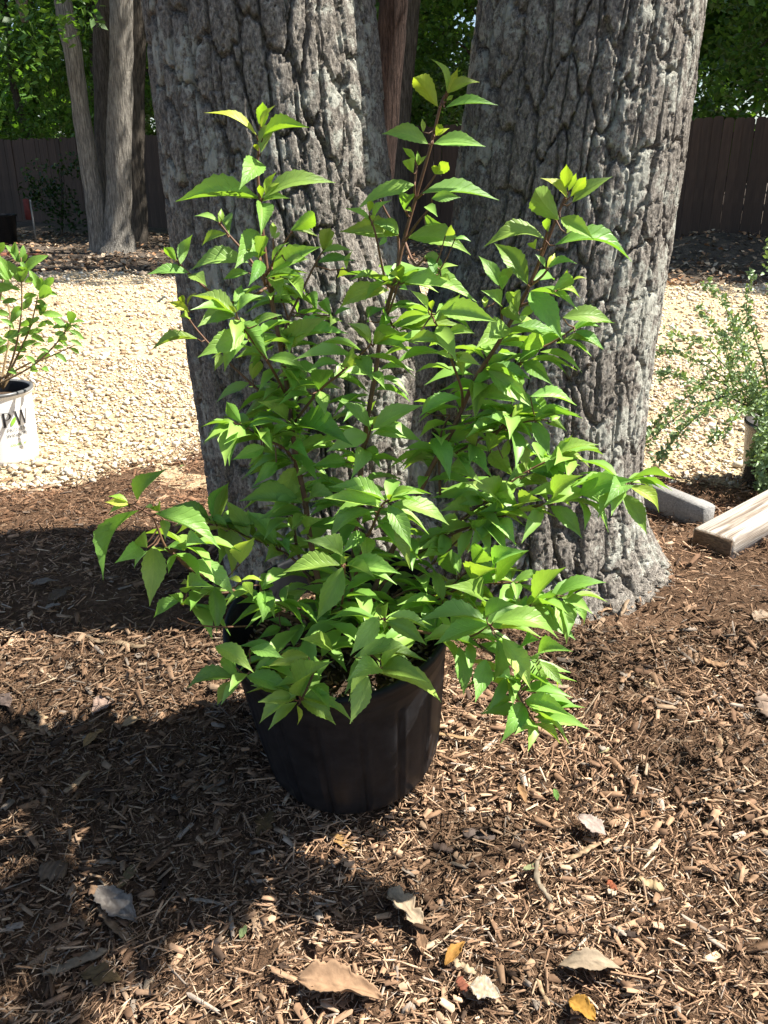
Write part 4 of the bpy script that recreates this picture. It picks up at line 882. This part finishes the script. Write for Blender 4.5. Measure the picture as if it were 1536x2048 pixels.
bump(nd, ln, b, nz.outputs[0], .4, .004); M_TIMBER = m
A = PG(1290, 1022); B = PG(1403, 1054)
block('concrete_block', A, B, .05, .098, .005, M_CONC, 'grey concrete edging block half buried in mulch beside the oak', 'block', .10)
A = PG(1404, 1043); B = PG(1434, 1041)
block('ribbed_paver', A+Vector((0, .03, 0)), B+Vector((0, .03, 0)), .06, .05, .004, M_CONC, 'small worn paver end poking out behind the concrete block', 'paver')
# landscape timber: end face towards the viewer, running back to the right
BL, BR = PG(1382, 1089), PG(1462, 1119)
far = PG(1478, 1024, .055)-PG(1389, 1068, .055); far.z = 0; far.normalize()
side = Vector((far.y, -far.x, 0)); wid = abs((BR-BL).dot(side)); L = 1.15
V, Q, T = box_np(L, wid, .066, .007)
me = np_mesh('landscape_timber', V, Q, T)
MT = Matrix.Translation((BL+BR)/2+far*L/2+Vector((0, 0, -.012))) @ Matrix.Rotation(math.atan2(far.y, far.x), 4, 'Z')
o = link('landscape_timber', me, M_TIMBER); o.matrix_world = MT
tag(o, 'pale weathered landscape timber lying on the mulch by the wispy shrub', 'timber')
V, Q, T = box_np(.006, wid-.010, .058, .002); e_ = link('end_grain', np_mesh('end_grain', V, Q, T), plain('dark_end_grain', (.13, .09, .06), .9, 60, .45, .5, .1, (1, 1, 3)), None)
e_.parent = o; e_.location = (-L/2, 0, .004)
# grain along the length of the timber
mp = [q for q in M_TIMBER.node_tree.nodes if q.type == 'MAPPING'][0]; mp.inputs['Scale'].default_value = (.35, 7, 7)

# ------------------------------------------------------------------ fence of vertical boards
F0, F1 = Vector((9.6, 10.5, -.08)), Vector((-13.5, 24.8, -.08))
fd = F1-F0; FL = fd.length; fd.normalize(); fang = math.atan2(fd.y, fd.x)
m, nt, nd, ln, b = mat('fence_board')
oi = nd.new('ShaderNodeObjectInfo')
n1 = noise(nd, ln, mapping(nd, ln, coords(nd), (6, 6, .5)), 6, 5)
r_ = ramp(nd, ln, n1.outputs[0], [(.3, (.045, .027, .019)), (.7, (.085, .054, .038))])
rv = ramp(nd, ln, oi.outputs['Random'], [(0, (.8, .8, .8)), (1, (1.15, 1.12, 1.1))])
ln.new(mixc(nd, ln, 1.0, r_.outputs[0], rv.outputs[0], 'MULTIPLY'), b.inputs['Base Color']); b.inputs['Roughness'].default_value = .85; M_FENCE = m
fence = thing('board_fence', (F0+F1)/2, 'tall brown fence of vertical dog-eared boards in the shade beyond the gravel', 'fence')
w_, h_, t_ = .1432, 1.90, .018
pr = [(-w_/2, 0), (w_/2, 0), (w_/2, h_-.03), (w_/2-.03, h_), (-w_/2+.03, h_), (-w_/2, h_-.03)]
V = np.array([(x_, -t_/2, z_) for x_, z_ in pr]+[(x_, t_/2, z_) for x_, z_ in pr], float)
bm_ = bpy.data.meshes.new('board'); bm_.from_pydata([tuple(q) for q in V], [], [(0, 1, 2, 3, 4, 5), (11, 10, 9, 8, 7, 6)]+[(k, k+6, (k+1) % 6+6, (k+1) % 6) for k in range(6)]); bm_.materials.append(M_FENCE)
fr = random.Random(4)
nb = int(FL/.1445)
for k in range(nb):
    o = bpy.data.objects.new('board', bm_); COL.objects.link(o); o.parent = fence
    p = F0+fd*(.1445*(k+.5))-fence.location
    nrm = Vector((-fd.y, fd.x, 0))
    o.location = p+nrm*fr.uniform(-.004, .004)+Vector((0, 0, fr.uniform(-.03, .012))); o.rotation_euler = (fr.gauss(0, .004), fr.gauss(0, .004), fang+fr.gauss(0, .012))
for zz in (.35, 1.0, 1.6):
    V, Q, T = box_np(FL, .04, .09, .004); me = np_mesh('rail', V, Q, T)
    bk = Vector((-fd.y, fd.x, 0)); bk = bk if bk.y > 0 else -bk
    me.transform(Matrix.Translation((F0+F1)/2+bk*.04+Vector((0, 0, zz))) @ Matrix.Rotation(fang, 4, 'Z')); link('rail', me, M_FENCE, fence)

# ------------------------------------------------------------------ trees in the background
QV = np.array([(0, -.5, 0), (.3, -.05, .06), (0, .55, -.02), (-.3, -.05, .06), ], float); QQ = np.array([(0, 1, 2, 3)])
def leaf_cloud(clumps, n, size, cols, seed):
    """leaf-sized faces spread in clumps (centre, radii); clumps are uneven and leave gaps"""
    g = np.random.default_rng(seed)
    C = np.array([list(c[0]) for c in clumps]); Rr = np.array([c[1] for c in clumps])
    w = Rr[:, 0]*Rr[:, 1]*Rr[:, 2]; k = g.choice(len(C), n, p=w/w.sum())
    d = g.normal(size=(n, 3)); d /= np.linalg.norm(d, axis=1)[:, None]
    rad = g.uniform(0.25, 1, n)**0.45
    pos = C[k]+d*rad[:, None]*Rr[k]
    s = g.uniform(.6, 1.25, n)*size
    sc = np.zeros((n, 3, 3)); sc[:, 0, 0] = s; sc[:, 1, 1] = s; sc[:, 2, 2] = s
    Mx = rotz(g.uniform(0, 6.3, n)) @ rotx(g.normal(-.35, .55, n)) @ roty(g.normal(0, .5, n)) @ sc
    c = np.array(cols)[g.choice(len(cols), n)]*g.uniform(.75, 1.2, (n, 1))*(0.8+.4*g.random(len(C)))[k][:, None]
    return pos, Mx, c
TG = [(.085, .185, .03), (.11, .23, .04), (.065, .145, .028), (.14, .27, .045)]
def crown_clumps(c, R3, n, seed, cr=.42):
    g = random.Random(seed); out = []
    for _ in range(n):
        while True:
            d = Vector((g.uniform(-1, 1), g.uniform(-1, 1), g.uniform(-1, 1)))
            if d.length < 1: break
        r = cr*g.uniform(.6, 1.25)
        out.append((Vector(c)+Vector((d.x*R3[0], d.y*R3[1], d.z*R3[2])), (r*R3[0]*.62+.25, r*R3[1]*.62+.25, r*R3[2]*.38+.18)))
    return out
def tree(name, paths, bark, label, clumps=None, nleaf=0, size=.12, seed=1, cols=TG, group=None, base=None, limbs=0):
    b0 = Vector(paths[0][0]); t = thing(name, b0, label, 'tree', group)
    g = random.Random(seed)
    for P, rad in [(p[0:-1], p[-1]) for p in paths]:
        path = smooth_path([Vector(q) for q in P], 8); m_ = len(path)
        rr_ = np.interp(np.linspace(0, 1, m_), np.linspace(0, 1, len(rad)), rad)
        V, Q, T = tube_np(path, rr_, 20)
        nz_ = fbm(V[:, 0]*9+V[:, 1]*9, V[:, 2]*2.5, seed)-.5
        V[:, 0] += nz_*.05*rad[0]/.2; V[:, 1] += nz_*.03
        link('trunk', np_mesh('trunk', V, Q, T), bark, t, True)
    if clumps:
        if limbs:
            top = Vector(paths[0][-2]); bot = Vector(paths[0][0])
            for c, r in g.sample(clumps, min(limbs, len(clumps))):
                s0 = bot.lerp(top, g.uniform(.45, .95)); mid = (s0+c)/2+Vector((0, 0, .2))
                V, Q, T = tube_np(smooth_path([s0, mid, c], 4), np.linspace(.05, .012, 9), 6); link('limb', np_mesh('limb', V, Q, T), bark, t, True)
        link('crown', scatter('crown', QV, QQ, None, *leaf_cloud(clumps, nleaf, size, cols, seed)), M_WOODS, t)
    return t
def dn(px, py, y): return tuple(PX(px, py, y))
def gp(px, y): d = PX(px, 500, y); return (d.x, d.y, -.12)
yt = 13.2
cr = crown_clumps((-5.0, 14.5, 7.2), (3.0, 2.6, 2.0), 26, 31)
low = [(PX(40, 60, 12.2), (.9, .6, .28)), (PX(110, 20, 12.4), (.7, .5, .25)), (PX(20, 140, 12.6), (.6, .5, .22)), (PX(165, 40, 12.0), (.35, .3, .12)), (PX(190, 48, 12.0), (.18, .2, .07)), (PX(60, 100, 12.2), (.6, .4, .2))]
tree('twin_trunk_tree', [[gp(205, yt), dn(197, 440, yt), dn(178, 330, yt), dn(162, 220, yt), dn(148, 110, yt), dn(125, 0, yt), dn(100, -200, yt), (-5.6, yt, 6.0), (.19, .15, .135, .128, .12, .118, .11, .1)],
     [gp(236, yt), dn(236, 450, yt), dn(238, 350, yt), dn(240, 220, yt), dn(243, 100, yt), dn(243, 0, yt), dn(246, -300, yt), (-4.2, yt+.2, 6.4), (.32, .20, .175, .165, .16, .155, .15, .12)]],
     M_GREYBARK, 'pale grey tree forking near the ground into two slim trunks before the fence', cr+low, 9000, .13, 31, TG, None, limbs=6)
tree('shaded_tree', [[gp(205, 16.5), dn(212, 300, 16.5), dn(207, 100, 16.5), dn(200, -100, 16.5), (-6.2, 17, 7), (.26, .2, .19, .16, .1)]], M_DARKBARK,
     'dark shaded trunk standing behind the pale twin-trunked tree', crown_clumps((-6.2, 17, 7.5), (3.2, 2.4, 2.2), 22, 41), 6000, .15, 41, limbs=3)
tree('pine_tree', [[gp(735, 10.8), dn(752, 420, 10.8), dn(768, 250, 10.8), dn(782, 90, 10.8), dn(793, -40, 10.8), (.35, 10.9, 5), (.45, 11, 9), (.2, .18, .165, .16, .16, .15, .12)]], M_PINE,
     'reddish brown pine trunk seen through the gap in the oak', crown_clumps((.7, 11.6, 7.8), (2.8, 2.3, 1.7), 24, 43), 3300, .17, 43, limbs=4)
tree('slender_tree', [[gp(800, 15.5), dn(803, 250, 15.5), dn(815, 100, 15.5), dn(830, -60, 15.5), (1.0, 15.6, 8), (.16, .15, .15, .14, .1)]], M_DARKBARK,
     'slender dark trunk just behind the reddish pine', crown_clumps((1.0, 15.8, 8.0), (2.4, 2.0, 2.2), 18, 47), 6000, .15, 47, limbs=4)
tree('shadowed_tree', [[gp(272, 15.2), dn(268, 400, 15.2), dn(266, 200, 15.2), dn(268, -60, 15.2), (-4.2, 15.5, 7), (.26, .2, .18, .17, .1)]], M_DARKBARK,
     'dark trunk in deep shade close beside the straighter pale trunk', crown_clumps((-3.2, 16, 7.6), (2.6, 2.2, 2.0), 20, 49), 6000, .15, 49, limbs=3)
# the oak's limbs and crown, above the picture; lowest limb added for its shade
og = random.Random(2)
limbs_ = [([(.55, 2.05, 3.0), (1.0, 1.8, 3.1), (1.42, 1.3, 2.9), (1.5, 1.0, 2.72)], .05), ([(.62, 2.1, 4.2), (1.3, 2.0, 5.6), (1.9, 1.5, 7.2)], .11), ([(-.5, 2.1, 4.3), (-1.0, 2.0, 5.8), (-.9, 1.6, 7.4)], .11), ([(.7, 2.1, 5.1), (.7, 1.8, 6.6), (.5, 1.4, 8.2)], .12), ([(-.6, 2.1, 5.1), (-.3, 2.2, 6.6), (.1, 2.4, 8.0)], .12)]
for P, r0 in limbs_:
    pth = smooth_path([Vector(q) for q in P], 6); V, Q, T = tube_np(pth, np.linspace(r0, r0*.3, len(pth)), 12); link('limb', np_mesh('limb', V, Q, T), M_OAK, oak, True)
ocl = crown_clumps((.6, 1.7, 8.0), (2.6, 2.5, 1.7), 26, 15)
V_ = leaf_cloud(ocl, 9000, .15, TG, 15)
shade_clumps = [(Vector((x_, y_, 2.75)), r_) for x_, y_, r_ in ((1.45, 1.13, (.16, .09, .08)), (1.66, 1.16, (.12, .07, .07)), (1.42, .98, (.13, .09, .08)), (1.72, 1.18, (.10, .05, .06)), (1.56, 1.05, (.11, .08, .07)), (1.28, 1.12, (.14, .10, .08)), (1.30, .92, (.13, .08, .08)))]
V2_ = leaf_cloud(shade_clumps, 200, .10, TG, 16)  # unseen low leaf clumps, added to throw dappled shade on the mulch
link('crown', scatter('crown', QV, QQ, None, *[np.concatenate([a_, b2]) for a_, b2 in zip(V_, V2_)]), M_WOODS, oak)
# understorey trees that lean over the fence
spots = [(6.9, 13.6, 'glossy dark'), (4.6, 15.2, 'mid green'), (2.3, 16.6, 'loose'), (.2, 18.2, 'open'), (-2.0, 19.2, 'mid green'), (-4.6, 20.6, 'glossy dark'), (-6.9, 22.0, 'loose'), (-9.3, 23.0, 'mid green'), (9.2, 12.6, 'mid green')]
LBL = ['glossy dark leafed tree over the fence right of the oak', 'mid green bushy tree hidden partly by the right oak trunk', 'loose airy tree seen through the gap in the oak above the fence', 'open pale green tree behind the pine trunk', 'bushy green tree hidden behind the left oak trunk',
       'dense dark tree behind the fence and straight pale trunk', 'loose leafy tree behind the fence left of the twin trunks', 'broad bushy tree at the far end of the fence', 'bushy tree at the near end of the fence']
for k, (x_, y_, kd) in enumerate(spots):
    hgt = 6.2+1.6*math.sin(k*2.1); cl = crown_clumps((x_, y_+.3, 3.9), (2.1, 1.3, 2.5), 30, 60+k)
    cl += crown_clumps((x_+.3, y_+1.2, 6.6), (2.4, 2.0, 1.6), 16, 80+k)
    gcol = [tuple(q*(.85+.3*((k*37 % 10)/10)) for q in c) for c in TG]
    tree('understorey_tree', [[(x_, y_+.9, -.15), (x_+.1, y_+.9, 1.6), (x_-.15, y_+.9, 3.4), (x_+.2, y_+1, hgt), (.13, .11, .09, .03)]], M_DARKBARK, LBL[k], cl, 11500, .125, 60+k, gcol, 'trees leaning over the fence', limbs=7)
# tall trees whose canopy shades fence and litter; the last, unseen, added for shade
for k, (x_, y_, z_, lb) in enumerate([(8.2, 15.5, 9.0, 'tall woodland tree rising behind the near end of the fence'), (3.4, 18.0, 9.5, 'tall woodland tree rising behind the right oak trunk'), (-.5, 20.0, 9.5, 'tall woodland tree rising behind the pine'), (-4.5, 22.5, 9.5, 'tall woodland tree rising behind the twin trunks'), (12.5, 14.0, 9.0, 'tall woodland tree off beyond the near fence end'), (9.6, 10.6, 7.0, 'unseen tall tree added before the near end of the fence for its shade')]):
    tree('tall_tree', [[(x_, y_, -.15), (x_+.1, y_, 4), (x_, y_+.2, 10), (.26, .2, .08)]], M_DARKBARK, lb, crown_clumps((x_, y_, z_), (3.6, 3.0, 2.6), 34, 120+k), 9000, .19, 120+k, TG, 'tall woodland trees', limbs=6)
# dim bush before the fence on the left
tree('low_bush', [[gp(125, 17), dn(125, 400, 17), dn(122, 350, 17), (.03, .025, .012)]], M_DARKBARK, 'dim low bush against the fence left of the twin trunks',
     crown_clumps(PX(122, 390, 17), (.55, .4, .75), 9, 77), 1000, .09, 77, [(.03, .07, .016), (.022, .05, .012)])
# woodland beyond
cl = []
wg = random.Random(8)
for k in range(240): cl.append((Vector((wg.uniform(-30, 30), wg.uniform(29, 37), wg.uniform(.0, 12.5))), (2.2, 1.6, 1.5)))
o = link('woodland', scatter('woodland', QV, QQ, None, *leaf_cloud(cl, 70000, .66, [tuple(q*.9 for q in c) for c in TG], 5)), M_WOODS); o['kind'] = 'stuff'
tag(o, 'dense green woodland filling the view beyond the fence trees', 'woodland')

# small things far back on the left
t = thing('garden_marker', gp(75, 15.5), 'thin red marker post standing in the leaf litter by the fence', 'post')
a = Vector(gp(75, 15.5))
V, Q, T = tube_np([a, a+Vector((0, 0, .75))], [.016, .014], 8); link('post', np_mesh('post', V, Q, T), plain('grey_post', (.3, .29, .27), .7), t)
V, Q, T = box_np(.10, .03, .34, .008); me = np_mesh('red_panel', V, Q, T); me.transform(Matrix.Translation(a+Vector((-.07, -.02, .42)))); link('red_panel', me, plain('red_paint', (.13, .025, .02), .7), t)
a = Vector(gp(22, 12.6))
V, Q, T = tube_np([a+Vector((-.9, .1, .055)), a+Vector((-.4, 0, .06)), a+Vector((.05, .05, .055)), a+Vector((.5, -.05, .05))], [.05, .055, .055, .045], 10)
o = link('log', np_mesh('log', V, Q, T), plain('red_log', (.33, .13, .075), .8, 9, .3, .2, .2, (1, 6, 6)), None, True); tag(o, 'reddish fallen log lying in the leaf litter near the fence', 'log')
a = Vector(gp(5, 15))
b_ = thing('dark_tub', a, 'dark round tub standing in shade by the fence at the far left', 'tub')
V, Q, T = lathe_np([(.22, 0), (.25, .01), (.30, .50), (.315, .505), (.315, .53), (.29, .53), (.27, .45), (.002, .44)], 32); V += np.array(a); link('tub_wall', np_mesh('tub_wall', V, Q), M_BLACKPOT, b_, True)

# ------------------------------------------------------------------ fallen leaves and bigger pieces lying on the mulch
def dead_leaf(name, pa, pb, w, col, label, cup=.3, arch=.08, lobes=0, up=.006, tw=.2, cat='leaf', col2=None, seed=0, group=None):
    A_, B_ = PG(*pa), PG(*pb); A_, B_ = A_.lerp(B_, .06), B_.lerp(A_, .06); w *= .88; L = (B_-A_).length
    a = (B_-A_).normalized(); W = w*((A_+B_)/2-CAM).length/FPX
    ns, nc = 30, 7; V, C = [], []
    g = random.Random(seed)
    side = Vector((a.y, -a.x, 0)).normalized(); nn = side.cross(a).normalized()
    if nn.z < 0: nn = -nn
    for i in range(ns+1):
        t = i/ns; wd = .5*W*math.sin(math.pi*min(1, max(0, t))**.9)**.75
        if lobes: wd *= .55+.45*abs(math.sin(math.pi*lobes*t+.3))
        wd *= 1+.14*math.sin(i*2.3+seed)*math.sin(i*5.1)
        wd = max(wd, .0012)
        for j in range(2*nc+1):
            u = (j-nc)/nc
            x = u*wd; z = .6*cup*(u*u)*wd*1.2+.6*arch*L*math.sin(math.pi*t)+.03*L*math.sin(t*7+seed)*u+tw*x*(t-.5)+.035*W*math.sin(t*19+u*5+seed)*abs(u)+.16*W*(float(fbm(np.array(t*7.0+seed*3), np.array(u*2.6), seed))-.45)
            wd = wd if abs(u) < .8 else wd
            p = A_+a*(t*L)+side*(x*(1+.10*math.sin(t*11+seed)+.16*(float(vnoise(np.array(t*16.0), np.array(u*3.0), seed))-.5)))+nn*(z+up); p.z = max(p.z, gz(p.x, p.y)+.001)
            V.append(tuple(p)); k = .72+.6*float(fbm(np.array(t*9.0), np.array(u*4.0), seed+5))-.16*(abs(u) < .08)-.12*(abs(math.sin(t*22-abs(u)*5)) < .16)
            cA = col if (col2 is None or float(vnoise(np.array(t*11.0), np.array(u*4.0), seed)) < .58) else col2
            C.append(tuple(min(.9, q*k*w3) for q, w3 in zip(cA, (.42, .39, .35))))
    Q = []; c_ = 2*nc+1
    for i in range(ns):
        for j in range(2*nc): q = i*c_+j; Q.append((q, q+1, q+c_+1, q+c_))
    me = np_mesh(name, np.array(V), np.array(Q), None, np.array(C))
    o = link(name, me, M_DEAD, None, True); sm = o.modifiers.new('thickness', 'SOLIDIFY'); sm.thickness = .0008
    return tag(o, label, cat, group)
DL = 'dead_leaf'
dead_leaf(DL, (184,1432), (232,1408), 44, (.55,.42,.37), 'pinkish beige cupped leaf on sunlit mulch left of the black pot', .7, .15, seed=1)
dead_leaf(DL, (242,1458), (292,1440), 26, (.62,.47,.30), 'pale tan curled leaf beside the pinkish cupped leaf', .5, .12, seed=2)
dead_leaf(DL, (165,1500), (212,1460), 20, (.50,.34,.17), 'narrow golden brown leaf with a raised edge below the pinkish cupped leaf', .6, .1, seed=3)
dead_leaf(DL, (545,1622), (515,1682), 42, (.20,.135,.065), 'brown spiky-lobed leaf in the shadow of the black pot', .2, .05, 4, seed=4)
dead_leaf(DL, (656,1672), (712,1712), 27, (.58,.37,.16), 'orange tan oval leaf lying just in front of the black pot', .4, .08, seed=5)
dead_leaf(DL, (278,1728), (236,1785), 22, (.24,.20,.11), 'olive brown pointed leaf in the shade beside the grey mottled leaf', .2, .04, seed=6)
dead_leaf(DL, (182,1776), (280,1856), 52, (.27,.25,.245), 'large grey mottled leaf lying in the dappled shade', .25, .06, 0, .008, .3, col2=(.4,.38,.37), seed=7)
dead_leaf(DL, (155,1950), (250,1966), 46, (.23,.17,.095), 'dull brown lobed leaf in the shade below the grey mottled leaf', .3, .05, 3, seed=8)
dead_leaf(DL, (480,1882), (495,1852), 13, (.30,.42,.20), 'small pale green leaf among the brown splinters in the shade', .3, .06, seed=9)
dead_leaf(DL, (585,1966), (775,2010), 62, (.66,.45,.30), 'long peach-tan curled leaf with rolled edges on the sunlit mulch', 1.0, .07, 0, .012, .8, seed=10)
dead_leaf(DL, (770,1785), (850,1870), 52, (.68,.56,.42), 'cream crumpled torn leaf on the mulch in front of the pot', .6, .10, 3, .012, .6, seed=11)
dead_leaf(DL, (838,1838), (846,1925), 26, (.42,.27,.17), 'brown torn strip of leaf hanging from the cream crumpled one', .5, .06, 2, .010, .4, seed=12)
dead_leaf(DL, (1150,1638), (1212,1682), 40, (.68,.58,.55), 'pale pinkish white stiff leaf on sunlit mulch right of the pot', .25, .08, 0, .012, .3, seed=13)
dead_leaf(DL, (1108,1934), (1256,1944), 40, (.62,.52,.40), 'broad beige leaf arching up off the sunlit mulch', .5, .22, 0, .004, .4, seed=14)
dead_leaf(DL, (888,1942), (932,1888), 22, (.60,.33,.09), 'orange curled leaf standing on edge near the cream crumpled leaf', .8, .15, 0, .01, .6, seed=15)
dead_leaf(DL, (934,1978), (1002,2004), 48, (.70,.60,.46), 'rounded whitish tan leaf on the mulch beside a dark red chip', .4, .08, 0, .01, .2, col2=(.8,.76,.7), seed=16)
dead_leaf(DL, (1132,2008), (1192,2052), 40, (.66,.38,.08), 'golden orange folded leaf on the sunlit mulch', .9, .12, 0, .01, .5, seed=17)
dead_leaf(DL, (1045,1744), (1082,1736), 15, (.52,.60,.34), 'tiny pale lime leaf lying beside a curved grey splinter', .3, .06, seed=18)
dead_leaf(DL, (1108,1580), (1114,1606), 12, (.20,.40,.10), 'tiny fresh green leaf fallen on the sunlit mulch', .4, .08, seed=19)
dead_leaf(DL, (1195,1512), (1222,1502), 12, (.72,.68,.40), 'tiny yellow-white leaf scrap on the mulch right of the pot', .6, .12, seed=20)
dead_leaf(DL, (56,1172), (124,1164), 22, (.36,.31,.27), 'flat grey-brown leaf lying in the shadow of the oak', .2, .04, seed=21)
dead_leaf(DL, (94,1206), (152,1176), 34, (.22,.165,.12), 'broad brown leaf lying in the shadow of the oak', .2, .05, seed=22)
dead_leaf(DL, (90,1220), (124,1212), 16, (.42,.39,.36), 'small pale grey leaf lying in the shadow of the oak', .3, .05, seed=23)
dead_leaf(DL, (1505,1245), (1545,1232), 40, (.62,.50,.40), 'pale triangular leaf on sunlit mulch at the right below the timber', .3, .08, 0, seed=24)
dead_leaf(DL, (-8,1400), (22,1424), 34, (.34,.27,.25), 'grey pinkish shrivelled leaf on the mulch left of the cupped one', .8, .2, 3, .01, seed=25)
dead_leaf(DL, (358,936), (374,934), 9, (.42,.55,.22), 'tiny lime green leaf on the mulch left of the oak', .3, .05, seed=26)
dead_leaf(DL, (1280,1640), (1300,1625), 14, (.55,.33,.20), 'small rust brown leaf scrap on the sunlit mulch', .5, .1, seed=27)
dead_leaf(DL, (1035,1570), (1052,1612), 20, (.55,.34,.18), 'light rust leaf scrap on sunlit mulch right of the pot', .5, .12, 2, seed=28)

def splinter(pa, pb, w, h, col, label, name='wood_splinter', bend=0.0, up=.004, cat='wood chip', group=None, seed=0):
    A_, B_ = PG(*pa), PG(*pb); g = random.Random(seed)
    k_ = ((A_+B_)/2-CAM).length/FPX; W = w*k_; Hh = h*k_
    d = (B_-A_); L = d.length; d.normalize(); s_ = Vector((d.y, -d.x, 0)).normalized()
    V, C = [], []; ns = 12
    for i in range(ns+1):
        t = i/ns; ww = W*.5*(.35 if i in (0, ns) else .7 if i in (1, ns-1) else .95)*g.uniform(.6, 1.15); hh = Hh*.5*g.uniform(.5, 1.3)
        c = A_+d*(L*(t+(g.uniform(-.04, .04) if 0 < i < ns else 0)))+s_*(bend*L*math.sin(math.pi*t))+s_*g.uniform(-.12, .12)*W; c.z = A_.z+(B_.z-A_.z)*t+up*g.uniform(.6, 1.3)
        for q, r in ((-1, -.3), (-.92, .6+g.uniform(-.2, .2)), (g.uniform(-.3, .3), .8+g.uniform(-.3, .3)), (.9, .5+g.uniform(-.2, .2)), (1, -.3)):
            V.append(tuple(c+s_*(q*ww)+Vector((0, 0, r*hh*.6)))); kk = g.uniform(.55, 1.1); C.append(tuple(x_*kk*.85 for x_ in col))
    Q = [(i*5+j, i*5+(j+1) % 5, i*5+5+(j+1) % 5, i*5+5+j) for i in range(ns) for j in range(5)]
    T = [(4, 3, 2), (4, 2, 1), (4, 1, 0)]+[(ns*5+a_, ns*5+b2, ns*5+c2) for a_, b2, c2 in ((0, 1, 2), (0, 2, 3), (0, 3, 4))]
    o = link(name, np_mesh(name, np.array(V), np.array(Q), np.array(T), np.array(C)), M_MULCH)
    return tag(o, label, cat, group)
TAN, MID, DRK, GRY, RED = (.40,.28,.17), (.25,.16,.095), (.07,.05,.04), (.27,.225,.18), (.30,.10,.05)
splinter((165,1280), (292,1300), 16, 14, (.26,.19,.12), 'long brown broken branch piece at the edge of the oak shadow', 'stick', .02, .008, 'stick', seed=1)
splinter((356,998), (424,1008), 14, 12, (.30,.165,.095), 'reddish brown stick lying against the left oak trunk', 'stick', .02, .008, 'stick', seed=2)
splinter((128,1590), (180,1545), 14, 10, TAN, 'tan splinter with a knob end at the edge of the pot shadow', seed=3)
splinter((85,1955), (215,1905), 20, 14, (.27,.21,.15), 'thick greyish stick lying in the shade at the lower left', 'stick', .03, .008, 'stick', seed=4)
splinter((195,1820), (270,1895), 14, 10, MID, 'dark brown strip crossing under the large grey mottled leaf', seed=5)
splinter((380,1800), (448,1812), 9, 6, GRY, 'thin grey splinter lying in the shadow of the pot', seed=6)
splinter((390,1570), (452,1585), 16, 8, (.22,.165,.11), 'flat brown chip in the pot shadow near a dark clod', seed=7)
splinter((925,1672), (990,1678), 26, 14, (.13,.10,.085), 'dark bark chip on sunlit mulch right of the pot', 'bark_chip', 0, .006, 'bark chip', seed=8)
splinter((865,1695), (905,1708), 18, 14, DRK, 'black charred lump of bark in front of the pot', 'bark_chip', 0, .006, 'bark chip', seed=9)
splinter((1082,1712), (1104,1812), 12, 8, (.29,.235,.17), 'long curved grey splinter on the sunlit mulch', 'wood_splinter', .18, .008, seed=10)
splinter((1136,1722), (1200,1690), 12, 8, TAN, 'straight tan splinter touching the pale pinkish leaf', seed=11)
splinter((1272,1762), (1328,1782), 22, 14, (.48,.35,.20), 'pale yellowish torn chunk of wood on the sunlit mulch', seed=12)
splinter((1215,1765), (1232,1785), 15, 10, RED, 'small brick red chip on the sunlit mulch', seed=13)
splinter((1214,1785), (1232,1792), 15, 10, (.62,.5,.36), 'small cream chip right below the brick red one', seed=14)
splinter((1222,1868), (1278,1872), 12, 8, DRK, 'thin black sliver lying above the arching beige leaf', seed=15)
splinter((905,1925), (952,1950), 18, 9, (.50,.38,.24), 'pale flat wood sliver beside the orange curled leaf', seed=16)
splinter((1072,1960), (1098,2015), 9, 6, TAN, 'slim tan splinter lying below the arching beige leaf', seed=17)
splinter((915,1958), (935,1985), 18, 8, (.24,.09,.055), 'dark red chip tucked under the rounded whitish leaf', seed=18)
splinter((1290,1718), (1320,1682), 10, 7, (.58,.46,.31), 'pale slim splinter standing out on the sunlit mulch at the right', seed=19)
splinter((1240,1350), (1272,1362), 14, 8, GRY, 'grey flat chip on the sunlit mulch right of the shrub', seed=20)
splinter((1278,1360), (1318,1378), 10, 6, (.48,.36,.22), 'pale sliver beside the grey flat chip', seed=21)
splinter((1240,1368), (1270,1342), 11, 7, (.36,.23,.14), 'reddish tan sliver crossing towards the grey flat chip', seed=22)
splinter((1262,1262), (1360,1315), 8, 6, (.36,.25,.15), 'long thin tan strip lying before the oak root', seed=23)
splinter((1405,1330), (1452,1335), 20, 12, (.34,.21,.12), 'curled brown chip casting a shadow right of the oak root', 'wood_splinter', .08, .01, seed=24)
splinter((1240,1240), (1255,1172), 9, 7, (.33,.24,.16), 'short splinter leaning against the foot of the oak', 'wood_splinter', .05, .012, seed=25)
splinter((1195,1226), (1245,1212), 9, 7, (.38,.25,.15), 'reddish brown strip lying along the foot of the oak', seed=26)
splinter((870,1470), (955,1482), 10, 7, (.42,.28,.15), 'golden tan sliver on the mulch close right of the pot', seed=27)
splinter((1435,1520), (1440,1470), 12, 7, (.43,.31,.19), 'upright tan sliver on the sunlit mulch at the right', seed=28)
splinter((1515,1385), (1538,1440), 30, 12, (.30,.22,.165), 'large greyish brown slab of bark on the sunlit mulch at the far right', 'bark_chip', 0, .006, 'bark chip', seed=29)
splinter((80,1740), (132,1752), 46, 24, (.16,.115,.08), 'rounded dark clod of mulch in the shade at the left', 'bark_chip', 0, .004, 'bark chip', seed=30)
splinter((60,985), (120,970), 12, 8, (.42,.30,.20), 'pale splinter on the mulch in front of the white pot', seed=31)
splinter((0,965), (25,958), 12, 8, (.42,.27,.15), 'tan chip at the gravel edge below the white pot', seed=32)
splinter((95,1440), (58,1425), 16, 10, (.40,.28,.17), 'tan block splinter left of the narrow golden leaf', seed=33)
splinter((40,1440), (80,1462), 12, 8, (.44,.31,.19), 'tan sliver lying left of the curled golden brown leaf', seed=34)
